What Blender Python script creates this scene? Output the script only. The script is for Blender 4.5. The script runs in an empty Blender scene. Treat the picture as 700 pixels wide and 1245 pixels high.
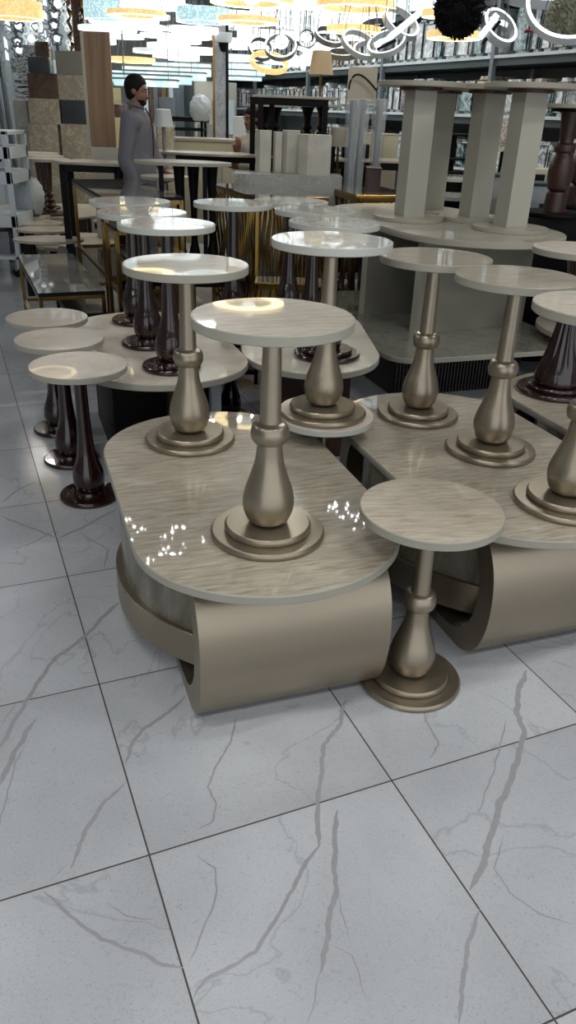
import bpy, bmesh, math, random
from mathutils import Vector, Matrix
random.seed(7)
PI = math.pi
sc = bpy.context.scene
COL = sc.collection

# ------------------------------------------------------------------ camera
F_PX, PITCH, ROLL, YAW, CAMH = 938.2398, 0.4768992, 0.03868779, 0.40828166, 1.44014
TX, TY = -0.271990, 1.141179           # one crossing of the floor joints
TILE = 0.6
_F = Vector((0, math.cos(PITCH), -math.sin(PITCH)))
_R0 = Vector((1, 0, 0)); _U0 = Vector((0, math.sin(PITCH), math.cos(PITCH)))
_R = math.cos(ROLL) * _R0 + math.sin(ROLL) * _U0
_U = -math.sin(ROLL) * _R0 + math.cos(ROLL) * _U0
CAM = Vector((0, 0, CAMH))
cd = bpy.data.cameras.new('camera'); co = bpy.data.objects.new('camera', cd); COL.objects.link(co)
m = Matrix.Identity(4)
for i in range(3):
    m[i][0] = _R[i]; m[i][1] = _U[i]; m[i][2] = -_F[i]; m[i][3] = CAM[i]
co.matrix_world = m
cd.sensor_fit = 'HORIZONTAL'; cd.sensor_width = 36; cd.lens = F_PX / 700 * 36
cd.clip_start = 0.05; cd.clip_end = 100
sc.camera = co

def _ray(px, py):
    return _F * F_PX + _R * (px - 350) - _U * (py - 622.5)
def at(px, py, z):
    d = _ray(px, py); t = (z - CAMH) / d.z; return CAM + d * t
def yd(px, py, Y):
    d = _ray(px, py); t = Y / d.y; return CAM + d * t

UD = Vector((math.cos(YAW + PI/2), math.sin(YAW + PI/2), 0))   # along the aisle
ND = Vector((math.cos(YAW), math.sin(YAW), 0))                 # across it
def room(j, i, z=0): return ND * j + UD * i + Vector((0, 0, z))

# ------------------------------------------------------------------ materials
def s2l(c):
    return tuple((x/12.92 if x <= 0.04045 else ((x+0.055)/1.055)**2.4) for x in c)
def C8(r, g, b): return s2l((r/255, g/255, b/255)) + (1,)
def new_mat(name):
    mt = bpy.data.materials.new(name); mt.use_nodes = True
    nt = mt.node_tree; b = nt.nodes['Principled BSDF']
    return mt, nt, b
def N(nt, typ, **kw):
    n = nt.nodes.new(typ)
    for k, v in kw.items():
        if k.startswith('_'): setattr(n, k[1:], v)
        else: n.inputs[k.replace('__', ' ')].default_value = v
    return n
def plain(name, col, rough=.5, metal=0, coat=0, emis=None, estr=0, noise=0, nscale=8, bump=0, trans=0, alpha=1):
    mt, nt, b = new_mat(name)
    b.inputs['Base Color'].default_value = col
    b.inputs['Roughness'].default_value = rough
    b.inputs['Metallic'].default_value = metal
    b.inputs['Coat Weight'].default_value = coat
    b.inputs['Coat Roughness'].default_value = .05
    if max(col[:3]) < .02 and not coat: b.inputs['Specular IOR Level'].default_value = .12
    if trans: b.inputs['Transmission Weight'].default_value = trans
    if alpha < 1: b.inputs['Alpha'].default_value = alpha
    if emis:
        b.inputs['Emission Color'].default_value = emis
        b.inputs['Emission Strength'].default_value = estr
    if noise or bump:
        tc = N(nt, 'ShaderNodeTexCoord'); nz = N(nt, 'ShaderNodeTexNoise', Scale=nscale, Detail=6.0)
        nt.links.new(tc.outputs['Object'], nz.inputs['Vector'])
        if noise:
            mx = N(nt, 'ShaderNodeMix', _data_type='RGBA')
            mx.inputs[6].default_value = tuple(c*(1-noise) for c in col[:3]) + (1,)
            mx.inputs[7].default_value = tuple(min(1, c*(1+noise)) for c in col[:3]) + (1,)
            nt.links.new(nz.outputs['Fac'], mx.inputs[0]); nt.links.new(mx.outputs[2], b.inputs['Base Color'])
        if bump:
            bp = N(nt, 'ShaderNodeBump', Strength=bump, Distance=.01)
            nt.links.new(nz.outputs['Fac'], bp.inputs['Height']); nt.links.new(bp.outputs['Normal'], b.inputs['Normal'])
    return mt
def ramp(nt, stops):
    r = nt.nodes.new('ShaderNodeValToRGB'); e = r.color_ramp.elements
    e[0].position, e[0].color = stops[0]; e[1].position, e[1].color = stops[-1]
    for p, c in stops[1:-1]:
        x = e.new(p); x.color = c
    return r
def stone(name, stops, sc3, rough=.1, coat=.6, scale=1.0, rot=0, dist=0.4, veins=None, bumpy=0):
    """streaked or clouded stone, different on every object"""
    mt, nt, b = new_mat(name)
    tc = N(nt, 'ShaderNodeTexCoord'); oi = N(nt, 'ShaderNodeObjectInfo')
    off = N(nt, 'ShaderNodeVectorMath', _operation='SCALE'); 
    cb = N(nt, 'ShaderNodeCombineXYZ', Z=.37)
    nt.links.new(oi.outputs['Random'], cb.inputs['X']); nt.links.new(oi.outputs['Random'], cb.inputs['Y'])
    nt.links.new(cb.outputs[0], off.inputs[0]); off.inputs['Scale'].default_value = 37
    mp = N(nt, 'ShaderNodeMapping'); mp.inputs['Scale'].default_value = sc3; mp.inputs['Rotation'].default_value = (0, 0, rot)
    ad = N(nt, 'ShaderNodeVectorMath', _operation='ADD')
    nt.links.new(tc.outputs['Object'], mp.inputs['Vector'])
    nt.links.new(mp.outputs[0], ad.inputs[0]); nt.links.new(off.outputs[0], ad.inputs[1])
    nz = N(nt, 'ShaderNodeTexNoise', Scale=scale, Detail=9.0, Roughness=.62, Distortion=dist)
    nt.links.new(ad.outputs[0], nz.inputs['Vector'])
    rp = ramp(nt, stops); nt.links.new(nz.outputs['Fac'], rp.inputs['Fac'])
    out = rp.outputs['Color']
    if veins:
        vc, vs, vw = veins
        n2 = N(nt, 'ShaderNodeTexNoise', Scale=vs, Detail=5.0, Roughness=.55, Distortion=1.2)
        nt.links.new(ad.outputs[0], n2.inputs['Vector'])
        r2 = ramp(nt, [(.5-vw, (0,0,0,1)), (.5, (1,1,1,1)), (.5+vw, (0,0,0,1))])
        nt.links.new(n2.outputs['Fac'], r2.inputs['Fac'])
        mx = N(nt, 'ShaderNodeMix', _data_type='RGBA'); mx.inputs[7].default_value = vc
        ml = N(nt, 'ShaderNodeMath', _operation='MULTIPLY'); ml.inputs[1].default_value = .6
        nt.links.new(r2.outputs['Color'], ml.inputs[0]); nt.links.new(ml.outputs[0], mx.inputs[0])
        nt.links.new(out, mx.inputs[6]); out = mx.outputs[2]
    nt.links.new(out, b.inputs['Base Color'])
    b.inputs['Roughness'].default_value = rough
    b.inputs['Coat Weight'].default_value = coat; b.inputs['Coat Roughness'].default_value = .03
    b.inputs['Specular IOR Level'].default_value = .12 if coat >= .5 else .3
    return mt

M = {}
M['travertine'] = stone('travertine', [(.28, C8(124,114,98)), (.42, C8(153,144,128)), (.54, C8(168,160,144)), (.70, C8(186,179,164))], (11, 95, 14), rough=.3, coat=.8, dist=.5, rot=.07)
M['travertine_matt'] = stone('travertine_matt', [(.28, C8(140,129,114)), (.46, C8(166,156,140)), (.6, C8(176,167,151)), (.75, C8(188,180,166))], (13, 80, 14), rough=.42, coat=.25, dist=.5, rot=-.05)
M['edge'] = plain('stone_edge', C8(150,148,137), .45, noise=.08, nscale=20)
M['cream_edge'] = plain('cream_edge', C8(158,152,138), .45)
M['cream'] = stone('cream_marble', [(.3, C8(176,165,150)), (.5, C8(194,184,170)), (.7, C8(206,198,186))], (6, 6, 6), rough=.35, coat=.3, dist=.8)
M['ivory'] = stone('ivory_marble', [(.3, C8(165,162,148)), (.55, C8(186,182,168)), (.75, C8(196,193,180))], (4, 4, 4), rough=.3, coat=.4, dist=.8)
M['white_marble'] = stone('white_marble', [(.35, C8(176,176,170)), (.6, C8(205,205,199)), (.8, C8(216,216,212))], (9, 9, 9), rough=.22, coat=.8, dist=1.2)
M['white_edge'] = plain('white_edge', C8(178,180,174), .4)
M['grey_marble'] = stone('grey_marble', [(.3, C8(118,118,108)), (.55, C8(138,138,128)), (.8, C8(152,152,142))], (5, 5, 5), rough=.18, coat=.8, dist=1, veins=(C8(100,98,90), 3, .03))
M['base_marble'] = stone('table_base_marble', [(.3, C8(84,80,70)), (.5, C8(108,104,93)), (.75, C8(134,130,118))], (8, 8, 2.5), rough=.25, coat=.5, dist=1.5)
M['champagne'] = plain('champagne_metallic_paint', C8(154,144,127), .34, .85, noise=.05, nscale=300)
M['champagne_dark'] = plain('bronze_metallic_paint', C8(128,113,95), .4, .7)
M['mahogany'] = plain('glossy_mahogany', C8(31,11,10), .2, 0, coat=.55, noise=.3, nscale=5)
M['brown_wood'] = plain('dark_brown_wood', C8(58,36,30), .4, noise=.25, nscale=7)
M['black'] = plain('black_lacquer', C8(13,12,13), .5)
M['black_metal'] = plain('black_metal', C8(20,20,22), .45)
M['dark_flute'] = plain('dark_grey_paint', C8(40,40,44), .5)
M['gold'] = plain('polished_gold', C8(176,142,78), .2, 1.0)
M['gold_dark'] = plain('aged_gold', C8(150,122,70), .25, 1.0)
M['glass'] = plain('smoked_glass', C8(120,118,112), .04, 0, coat=1)
M['stone_glass'] = stone('glossy_grey_stone', [(.3, C8(92,90,86)), (.55, C8(124,122,116)), (.8, C8(160,158,152))], (3, 3, 3), rough=.05, coat=1, dist=1.6, veins=(C8(170,168,162), 2.2, .02))
M['white_paint'] = plain('white_paint', C8(196,200,202), .35)
M['white_metal'] = plain('white_metal', C8(176,184,192), .35)
M['grey_metal'] = plain('grey_metal', C8(110,116,122), .4, .3)
M['panel_grey'] = plain('grey_laminate', C8(128,126,116), .5, noise=.06, nscale=4)
M['panel_light'] = plain('ivory_laminate', C8(168,166,154), .5, noise=.05, nscale=4)
M['wood'] = stone('oak_veneer', [(.3, C8(96,76,58)), (.5, C8(128,104,82)), (.75, C8(146,122,98))], (14, 14, .8), rough=.5, coat=0)
M['darkstone'] = plain('dark_slate', C8(44,46,50), .3, coat=.5)
M['brownstone'] = stone('brown_marble', [(.3, C8(64,48,40)), (.6, C8(92,74,64)), (.8, C8(120,100,90))], (5, 5, 5), rough=.2, coat=.8, dist=2)
M['beigestone'] = stone('beige_marble', [(.3, C8(146,136,116)), (.6, C8(158,149,130)), (.8, C8(172,164,146))], (3, 3, 3), rough=.25, coat=.6, dist=2, veins=(C8(200,195,180), 3, .04))
M['zebra'] = stone('black_and_white_marble', [(.42, C8(26,28,30)), (.5, C8(190,196,198)), (.62, C8(220,224,226))], (4, 4, 22), rough=.15, coat=.8, dist=2.5)
M['speckle'] = stone('speckled_granite', [(.4, C8(70,74,74)), (.5, C8(150,156,156)), (.62, C8(210,214,214))], (60, 60, 60), rough=.3, coat=.5)
M['plastic'] = plain('clear_plastic_wrap', C8(205,212,216), .12, 0, coat=1, bump=1.0, nscale=18, alpha=.35)
M['bag'] = plain('white_plastic_bag', C8(176,184,188), .3, bump=.8, nscale=14)
M['shade'] = plain('beige_lampshade', C8(176,160,138), .8)
M['shade_white'] = plain('cream_lampshade', C8(196,186,168), .8)
M['shade_pattern'] = stone('patterned_lampshade', [(.4, C8(110,104,96)), (.5, C8(180,174,164)), (.7, C8(206,200,190))], (60, 60, 60), rough=.8, coat=0)
M['skin1'] = plain('skin', C8(120,84,66), .55)
M['skin2'] = plain('darker_skin', C8(112,78,64), .55)
M['hair'] = plain('black_hair', C8(18,16,17), .6, bump=.5, nscale=60)
M['thobe'] = plain('grey_cloth', C8(94,94,101), .85, noise=.06, nscale=9)
M['shirt'] = plain('white_shirt', C8(178,176,174), .85)
M['dark_cloth'] = plain('dark_cloth', C8(50,48,52), .9)
M['eye'] = plain('eye_white', C8(120,112,106), .5)
M['lips'] = plain('lips', C8(100,62,54), .5)
M['ceiling'] = plain('dark_ceiling', C8(34,38,40), .8)
M['wall'] = plain('shop_wall', C8(120,124,124), .7, noise=.05)
M['wall_lit'] = plain('yellow_lit_cream', C8(196,184,140), .7)  # yellow light on the cream is put into this colour
M['pillar'] = stone('pillar_marble', [(.3, C8(140,140,142)), (.6, C8(176,176,178)), (.8, C8(190,190,192))], (2, 2, 2), rough=.3, coat=.3, veins=(C8(92,90,90), 2, .02))
M['shelf_white'] = plain('shelf_white', C8(190,200,202), .5)
M['shelf_dark'] = plain('dark_shelf_board', C8(52,62,64), .6)  # dark board colour, below the shelves and on other dark parts
M['sign_cream'] = plain('cream_laminate', C8(172,168,146), .5)
M['pale_box'] = stone('pale_grey_marble', [(.3, C8(128,130,124)), (.6, C8(150,152,146)), (.8, C8(170,172,166))], (4, 4, 4), rough=.3, coat=.4, veins=(C8(180,180,176), 2, .02))
M['wire'] = plain('steel_wire', C8(120,124,124), .4, .5)
M['leaf_dark'] = plain('dark_leaf', C8(28,26,30), .6)
M['leaf_pale'] = plain('pale_feather', C8(150,150,132), .7)
M['red'] = plain('red_plastic', C8(120,20,30), .4)
M['grout'] = plain('grout', C8(52,52,50), .9)
def emit(name, col, s, base=None):
    return plain(name, base or (.8, .8, .8, 1), .5, emis=col, estr=s)
M['em_cool'] = emit('cool_lamp', (.84, .95, 1, 1), .8)
M['em_cyan'] = emit('cyan_white_lamp', (.66, .90, .95, 1), .85)
M['em_white'] = emit('white_lamp', (.92, .98, 1, 1), 1.15)
M['em_dim'] = emit('frosted_lamp', (.76, .84, .84, 1), .5)
M['em_spark'] = emit('sparkling_crystal', (.92, .97, 1, 1), 60.0)
M['em_panel'] = emit('added_ceiling_panel', (.93, .97, 1, 1), 3.0)  # glow of the unseen battens added on the ceiling
def crystal(name, c1, c2, s, sv=48.0):
    mt, nt, b = new_mat(name)
    tc = N(nt, 'ShaderNodeTexCoord'); v = N(nt, 'ShaderNodeTexVoronoi', Scale=sv)
    nt.links.new(tc.outputs['Object'], v.inputs['Vector'])
    rp = ramp(nt, [(.1, c1), (.6, c2)]); nt.links.new(v.outputs['Distance'], rp.inputs['Fac'])
    nt.links.new(rp.outputs['Color'], b.inputs['Emission Color'])
    b.inputs['Emission Strength'].default_value = s
    b.inputs['Base Color'].default_value = c2
    b.inputs['Roughness'].default_value = .2
    return mt
M['em_warm'] = crystal('warm_crystal', (1, .80, .40, 1), (.74, .50, .20, 1), .85)
M['em_icy'] = crystal('icy_crystal', (.8, .97, 1, 1), (.30, .48, .52, 1), 1.05)

M['em_under'] = emit('bright_underside', (.92, .98, 1, 1), 1.8)
M['em_warm_under'] = emit('warm_underside', (1, .78, .38, 1), 5.0)
M['em_strip'] = crystal('strip_crystal', (.9, 1, 1, 1), (.42, .60, .62, 1), 1.05, 9.0)
# patterned plastic bedding packs
def pack_mat(name, a, b_, c_, s):
    mt, nt, b = new_mat(name)
    tc = N(nt, 'ShaderNodeTexCoord'); oi = N(nt, 'ShaderNodeObjectInfo')
    cb = N(nt, 'ShaderNodeCombineXYZ'); sc_ = N(nt, 'ShaderNodeVectorMath', _operation='SCALE'); sc_.inputs['Scale'].default_value = 19
    nt.links.new(oi.outputs['Random'], cb.inputs['X']); nt.links.new(oi.outputs['Random'], cb.inputs['Z']); nt.links.new(cb.outputs[0], sc_.inputs[0])
    ad = N(nt, 'ShaderNodeVectorMath', _operation='ADD'); nt.links.new(tc.outputs['Object'], ad.inputs[0]); nt.links.new(sc_.outputs[0], ad.inputs[1])
    nz = N(nt, 'ShaderNodeTexNoise', Scale=s, Detail=4.0, Distortion=2.5); nt.links.new(ad.outputs[0], nz.inputs['Vector'])
    rp = ramp(nt, [(.36, a), (.5, b_), (.62, c_)]); nt.links.new(nz.outputs['Fac'], rp.inputs['Fac'])
    nt.links.new(rp.outputs['Color'], b.inputs['Base Color'])
    bp = N(nt, 'ShaderNodeBump', Strength=.45, Distance=.02); nt.links.new(nz.outputs['Fac'], bp.inputs['Height']); nt.links.new(bp.outputs['Normal'], b.inputs['Normal'])
    b.inputs['Roughness'].default_value = .2; b.inputs['Coat Weight'].default_value = 1
    return mt
PACKS = [pack_mat('white_bedding', C8(150,158,160), C8(198,204,206), C8(228,232,234), 7),
         pack_mat('grey_bedding', C8(110,116,120), C8(160,168,172), C8(210,216,220), 9),
         pack_mat('beige_bedding', C8(120,108,94), C8(170,160,142), C8(206,200,186), 8),
         pack_mat('mauve_bedding', C8(84,66,72), C8(128,112,118), C8(176,170,174), 8),
         pack_mat('teal_bedding', C8(60,84,90), C8(112,138,142), C8(180,196,198), 8)]

# ------------------------------------------------------------------ mesh helpers
def link(name, bm, mats, parent=None, smooth=40, mods=()):
    me = bpy.data.meshes.new(name); bm.normal_update(); bm.to_mesh(me); bm.free()
    if not isinstance(mats, (list, tuple)): mats = [mats]
    for x in mats: me.materials.append(M[x] if isinstance(x, str) else x)
    if smooth:
        me.polygons.foreach_set('use_smooth', [True]*len(me.polygons))
        me.set_sharp_from_angle(angle=math.radians(smooth))
    o = bpy.data.objects.new(name, me); COL.objects.link(o)
    if parent: o.parent = parent
    return o
def tag(o, label, cat, group=None):
    o['label'] = label; o['category'] = cat
    if group: o['group'] = group
    return o
def thing(name, label, cat, loc=(0,0,0), rz=0, group=None, scale=1):
    o = bpy.data.objects.new(name, None); COL.objects.link(o); o.empty_display_size = .1
    o.location = loc; o.rotation_euler = (0, 0, rz); o.scale = (scale,)*3
    return tag(o, label, cat, group)
def struct(name, bm, mats, smooth=0):
    o = link(name, bm, mats, smooth=smooth); o['kind'] = 'structure'; return o
def dup(root, loc, rz=0, label=None, group=None, scale=None, topmat=None):
    r = root.copy(); COL.objects.link(r); r.location = loc; r.rotation_euler = (0, 0, rz)
    if scale: r.scale = (scale,)*3
    if label: r['label'] = label
    if group: r['group'] = group
    for ch in list(root.children):
        c = ch.copy(); COL.objects.link(c); c.parent = r
        if topmat and ch.name.startswith('table_top'):
            c.data = ch.data.copy(); c.data.materials[0] = M[topmat[0]]; c.data.materials[1] = M[topmat[1]]
        for g in list(ch.children):
            d = g.copy(); COL.objects.link(d); d.parent = c
    return r
def box(bm, x0, x1, y0, y1, z0, z1, mi=0, mat=None):
    vs = [bm.verts.new(Vector(p)) for p in ((x0,y0,z0),(x1,y0,z0),(x1,y1,z0),(x0,y1,z0),(x0,y0,z1),(x1,y0,z1),(x1,y1,z1),(x0,y1,z1))]
    if mat:
        for v in vs: v.co = mat @ v.co
    fs = []
    for q in ((3,2,1,0),(4,5,6,7),(0,1,5,4),(1,2,6,5),(2,3,7,6),(3,0,4,7)):
        f = bm.faces.new([vs[k] for k in q]); f.material_index = mi; fs.append(f)
    return vs
def bbox(x0, x1, y0, y1, z0, z1, bev=.004, mi=0):
    bm = bmesh.new(); box(bm, x0, x1, y0, y1, z0, z1, mi)
    if bev: bmesh.ops.bevel(bm, geom=bm.edges[:], offset=bev, segments=2, affect='EDGES', profile=.7)
    return bm
def lathe(prof, n=40, bm=None, cx=0, cy=0, flute=None):
    bm = bm or bmesh.new(); rings = []
    for r, z in prof:
        if r < 1e-5: rings.append([bm.verts.new((cx, cy, z))]); continue
        ring = []
        for k in range(n):
            a = 2*PI*k/n; rr = r
            if flute and flute[1] < z < flute[2]:
                w = math.sin(PI*(z-flute[1])/(flute[2]-flute[1]))
                rr = r*(1 - flute[3]*w*(.5+.5*math.cos(flute[0]*a)))
            ring.append(bm.verts.new((cx+rr*math.cos(a), cy+rr*math.sin(a), z)))
        rings.append(ring)
    for A, B in zip(rings, rings[1:]):
        if len(A) == 1 and len(B) == 1: continue
        for k in range(n):
            k2 = (k+1) % n
            if len(A) == 1: bm.faces.new((A[0], B[k2], B[k]))
            elif len(B) == 1: bm.faces.new((A[k], A[k2], B[0]))
            else: bm.faces.new((A[k], A[k2], B[k2], B[k]))
    if len(rings[0]) > 1: bm.faces.new(rings[0][::-1])
    if len(rings[-1]) > 1: bm.faces.new(rings[-1])
    return bm
def spl(pts, n=8):
    """smooth curve through (r,z) points"""
    out = []
    P = [pts[0]] + list(pts) + [pts[-1]]
    for i in range(1, len(P)-2):
        p0, p1, p2, p3 = [Vector(q) for q in P[i-1:i+3]]
        for k in range(n):
            t = k/n
            out.append(tuple(.5*((2*p1) + (p2-p0)*t + (2*p0-5*p1+4*p2-p3)*t*t + (3*p1-p0-3*p2+p3)*t**3)))
    out.append(tuple(pts[-1])); return out
def slab(outline, z0, z1, bev=.002):
    """closed outline -> slab: material 0 on the top face, 1 round the edge and below"""
    bm = bmesh.new(); c = Vector((sum(p[0] for p in outline)/len(outline), sum(p[1] for p in outline)/len(outline)))
    def ring(z, ins):
        o = []
        for p in outline:
            d = c - Vector(p[:2]); q = Vector(p[:2]) + d.normalized()*ins; o.append(bm.verts.new((q.x, q.y, z)))
        return o
    rs = [ring(z0, bev), ring(z0+bev, 0), ring(z1-bev, 0), ring(z1, bev)]
    n = len(outline)
    for A, B in zip(rs, rs[1:]):
        for k in range(n):
            f = bm.faces.new((A[k], A[(k+1)%n], B[(k+1)%n], B[k])); f.material_index = 1
    f = bm.faces.new(rs[0][::-1]); f.material_index = 1
    f = bm.faces.new(rs[-1]); f.material_index = 0
    return bm
def circ(r, n=64, cx=0, cy=0): return [(cx+r*math.cos(2*PI*k/n), cy+r*math.sin(2*PI*k/n)) for k in range(n)]
def oval(hw, L, e, n=24):
    """long axis along y: straight sides of half length L, half width hw, end depth e"""
    o = []
    for k in range(n+1):
        a = PI*k/n; o.append((hw*math.cos(a), L + e*math.sin(a)))
    for k in range(n+1):
        a = PI + PI*k/n; o.append((hw*math.cos(a), -L + e*math.sin(a)))
    return o
def rrect(hx, hy, r, n=6):
    o = []
    for cx, cy, a0 in ((hx-r, hy-r, 0), (-hx+r, hy-r, PI/2), (-hx+r, -hy+r, PI), (hx-r, -hy+r, 1.5*PI)):
        for k in range(n+1):
            a = a0 + PI/2*k/n; o.append((cx+r*math.cos(a), cy+r*math.sin(a)))
    return o
def tube(pts, r, n=8, bm=None, closed=False, mi=0):
    bm = bm or bmesh.new(); P = [Vector(p) for p in pts]; rings = []
    rad = r if isinstance(r, (list, tuple)) else [r]*len(P)
    for i, p in enumerate(P):
        a = P[i-1] if (i or closed) else p; b = P[(i+1) % len(P)] if (i < len(P)-1 or closed) else p
        t = (b-a).normalized(); up = Vector((0,0,1)) if abs(t.z) < .9 else Vector((1,0,0))
        s = t.cross(up).normalized(); u = s.cross(t)
        rings.append([bm.verts.new(p + (s*math.cos(2*PI*k/n)+u*math.sin(2*PI*k/n))*rad[i]) for k in range(n)])
    pr = list(zip(rings, rings[1:])) + ([(rings[-1], rings[0])] if closed else [])
    for A, B in pr:
        for k in range(n):
            f = bm.faces.new((A[k], A[(k+1)%n], B[(k+1)%n], B[k])); f.material_index = mi
    if not closed:
        f = bm.faces.new(rings[0][::-1]); f.material_index = mi
        f = bm.faces.new(rings[-1]); f.material_index = mi
    return bm
def bar(a, b, w, d=None, bm=None):
    """square bar between two points"""
    bm = bm or bmesh.new(); a = Vector(a); b = Vector(b); t = (b-a).normalized(); d = d or w
    up = Vector((0,0,1)) if abs(t.z) < .9 else Vector((0,1,0))
    s = t.cross(up).normalized(); u = s.cross(t)
    A = [bm.verts.new(p + s*sx*w/2 + u*sy*d/2) for p in (a, b) for sx, sy in ((-1,-1),(1,-1),(1,1),(-1,1))]
    for q in ((3,2,1,0),(4,5,6,7),(0,1,5,4),(1,2,6,5),(2,3,7,6),(3,0,4,7)): bm.faces.new([A[k] for k in q])
    bmesh.ops.recalc_face_normals(bm, faces=bm.faces[:])
    return bm
def balls(bm, p0, p1, r0, r1, n=None, sq=None):
    p0, p1 = Vector(p0), Vector(p1); L = (p1-p0).length; n = n or max(1, int(L/(min(r0, r1)*.35)))
    for k in range(n+1):
        t = k/n; r = r0+(r1-r0)*t
        mt = Matrix.Translation(p0.lerp(p1, t)) @ Matrix.Diagonal((sq[0], sq[1], sq[2], 1) if sq else (1,1,1,1))
        bmesh.ops.create_icosphere(bm, subdivisions=2, radius=r, matrix=mt)

# ------------------------------------------------------------------ the room
JL, JR, I0, I1, CH = -6.0, 6.4, -3.2, 18.2, 4.3
# floor: tiles with joints in the material, the broad veins as thin inlaid faces
mt, nt, b = new_mat('marble_floor_tiles')
tc = N(nt, 'ShaderNodeTexCoord'); sep = N(nt, 'ShaderNodeSeparateXYZ'); nt.links.new(tc.outputs['Object'], sep.inputs[0])
def mth(op, a, b_=None, cl=False):
    n = N(nt, 'ShaderNodeMath', _operation=op); n.use_clamp = cl
    for i, v in enumerate((a, b_)):
        if v is None: continue
        if isinstance(v, (int, float)): n.inputs[i].default_value = v
        else: nt.links.new(v, n.inputs[i])
    return n.outputs[0]
tx = mth('DIVIDE', sep.outputs[0], TILE); ty = mth('DIVIDE', sep.outputs[1], TILE)
fx = mth('FRACT', tx); fy = mth('FRACT', ty)
ex = mth('MINIMUM', fx, mth('SUBTRACT', 1, fx)); ey = mth('MINIMUM', fy, mth('SUBTRACT', 1, fy))
joint = mth('LESS_THAN', mth('MINIMUM', ex, ey), .0032)
cell = N(nt, 'ShaderNodeCombineXYZ'); nt.links.new(mth('FLOOR', tx), cell.inputs[0]); nt.links.new(mth('FLOOR', ty), cell.inputs[1])
wn = N(nt, 'ShaderNodeTexWhiteNoise', _noise_dimensions='3D'); nt.links.new(cell.outputs[0], wn.inputs['Vector'])
scl = N(nt, 'ShaderNodeVectorMath', _operation='SCALE'); nt.links.new(wn.outputs['Color'], scl.inputs[0]); scl.inputs['Scale'].default_value = 20
add = N(nt, 'ShaderNodeVectorMath', _operation='ADD'); nt.links.new(tc.outputs['Object'], add.inputs[0]); nt.links.new(scl.outputs[0], add.inputs[1])
cloud = N(nt, 'ShaderNodeTexNoise', Scale=2.2, Detail=4.0); nt.links.new(add.outputs[0], cloud.inputs['Vector'])
rc = ramp(nt, [(.3, C8(166,169,174)), (.7, C8(186,190,195))]); nt.links.new(cloud.outputs['Fac'], rc.inputs['Fac'])
fine = N(nt, 'ShaderNodeTexNoise', Scale=95.0, Detail=8.0, Roughness=.75, Distortion=2.5); nt.links.new(add.outputs[0], fine.inputs['Vector'])
rf = ramp(nt, [(.36, C8(118,120,124)), (.47, (1,1,1,1))]); nt.links.new(fine.outputs['Fac'], rf.inputs['Fac'])
mx0 = N(nt, 'ShaderNodeMix', _data_type='RGBA', _blend_type='MULTIPLY'); mx0.inputs[0].default_value = .34
nt.links.new(rc.outputs['Color'], mx0.inputs[6]); nt.links.new(rf.outputs['Color'], mx0.inputs[7])
# thin random veins
vn = N(nt, 'ShaderNodeTexNoise', Scale=1.7, Detail=7.0, Roughness=.5, Distortion=.8); nt.links.new(add.outputs[0], vn.inputs['Vector'])
rv = ramp(nt, [(.493, (0,0,0,1)), (.5, (1,1,1,1)), (.507, (0,0,0,1))]); nt.links.new(vn.outputs['Fac'], rv.inputs['Fac'])
mx1 = N(nt, 'ShaderNodeMix', _data_type='RGBA'); mx1.inputs[7].default_value = C8(132,135,140)
nt.links.new(mth('MULTIPLY', rv.outputs['Color'], .4), mx1.inputs[0]); nt.links.new(mx0.outputs[2], mx1.inputs[6])
mx2 = N(nt, 'ShaderNodeMix', _data_type='RGBA'); mx2.inputs[7].default_value = C8(60,58,54)
nt.links.new(joint, mx2.inputs[0]); nt.links.new(mx1.outputs[2], mx2.inputs[6]); nt.links.new(mx2.outputs[2], b.inputs['Base Color'])
rr = mth('ADD', mth('MULTIPLY', joint, .6), .05); nt.links.new(rr, b.inputs['Roughness'])
bp = N(nt, 'ShaderNodeBump', Strength=.12, Distance=.002); nt.links.new(fine.outputs['Fac'], bp.inputs['Height']); nt.links.new(bp.outputs['Normal'], b.inputs['Normal'])
M['floor'] = mt
M['vein'] = plain('grey_vein', C8(149,151,155), .12, noise=.12, nscale=60)
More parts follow.
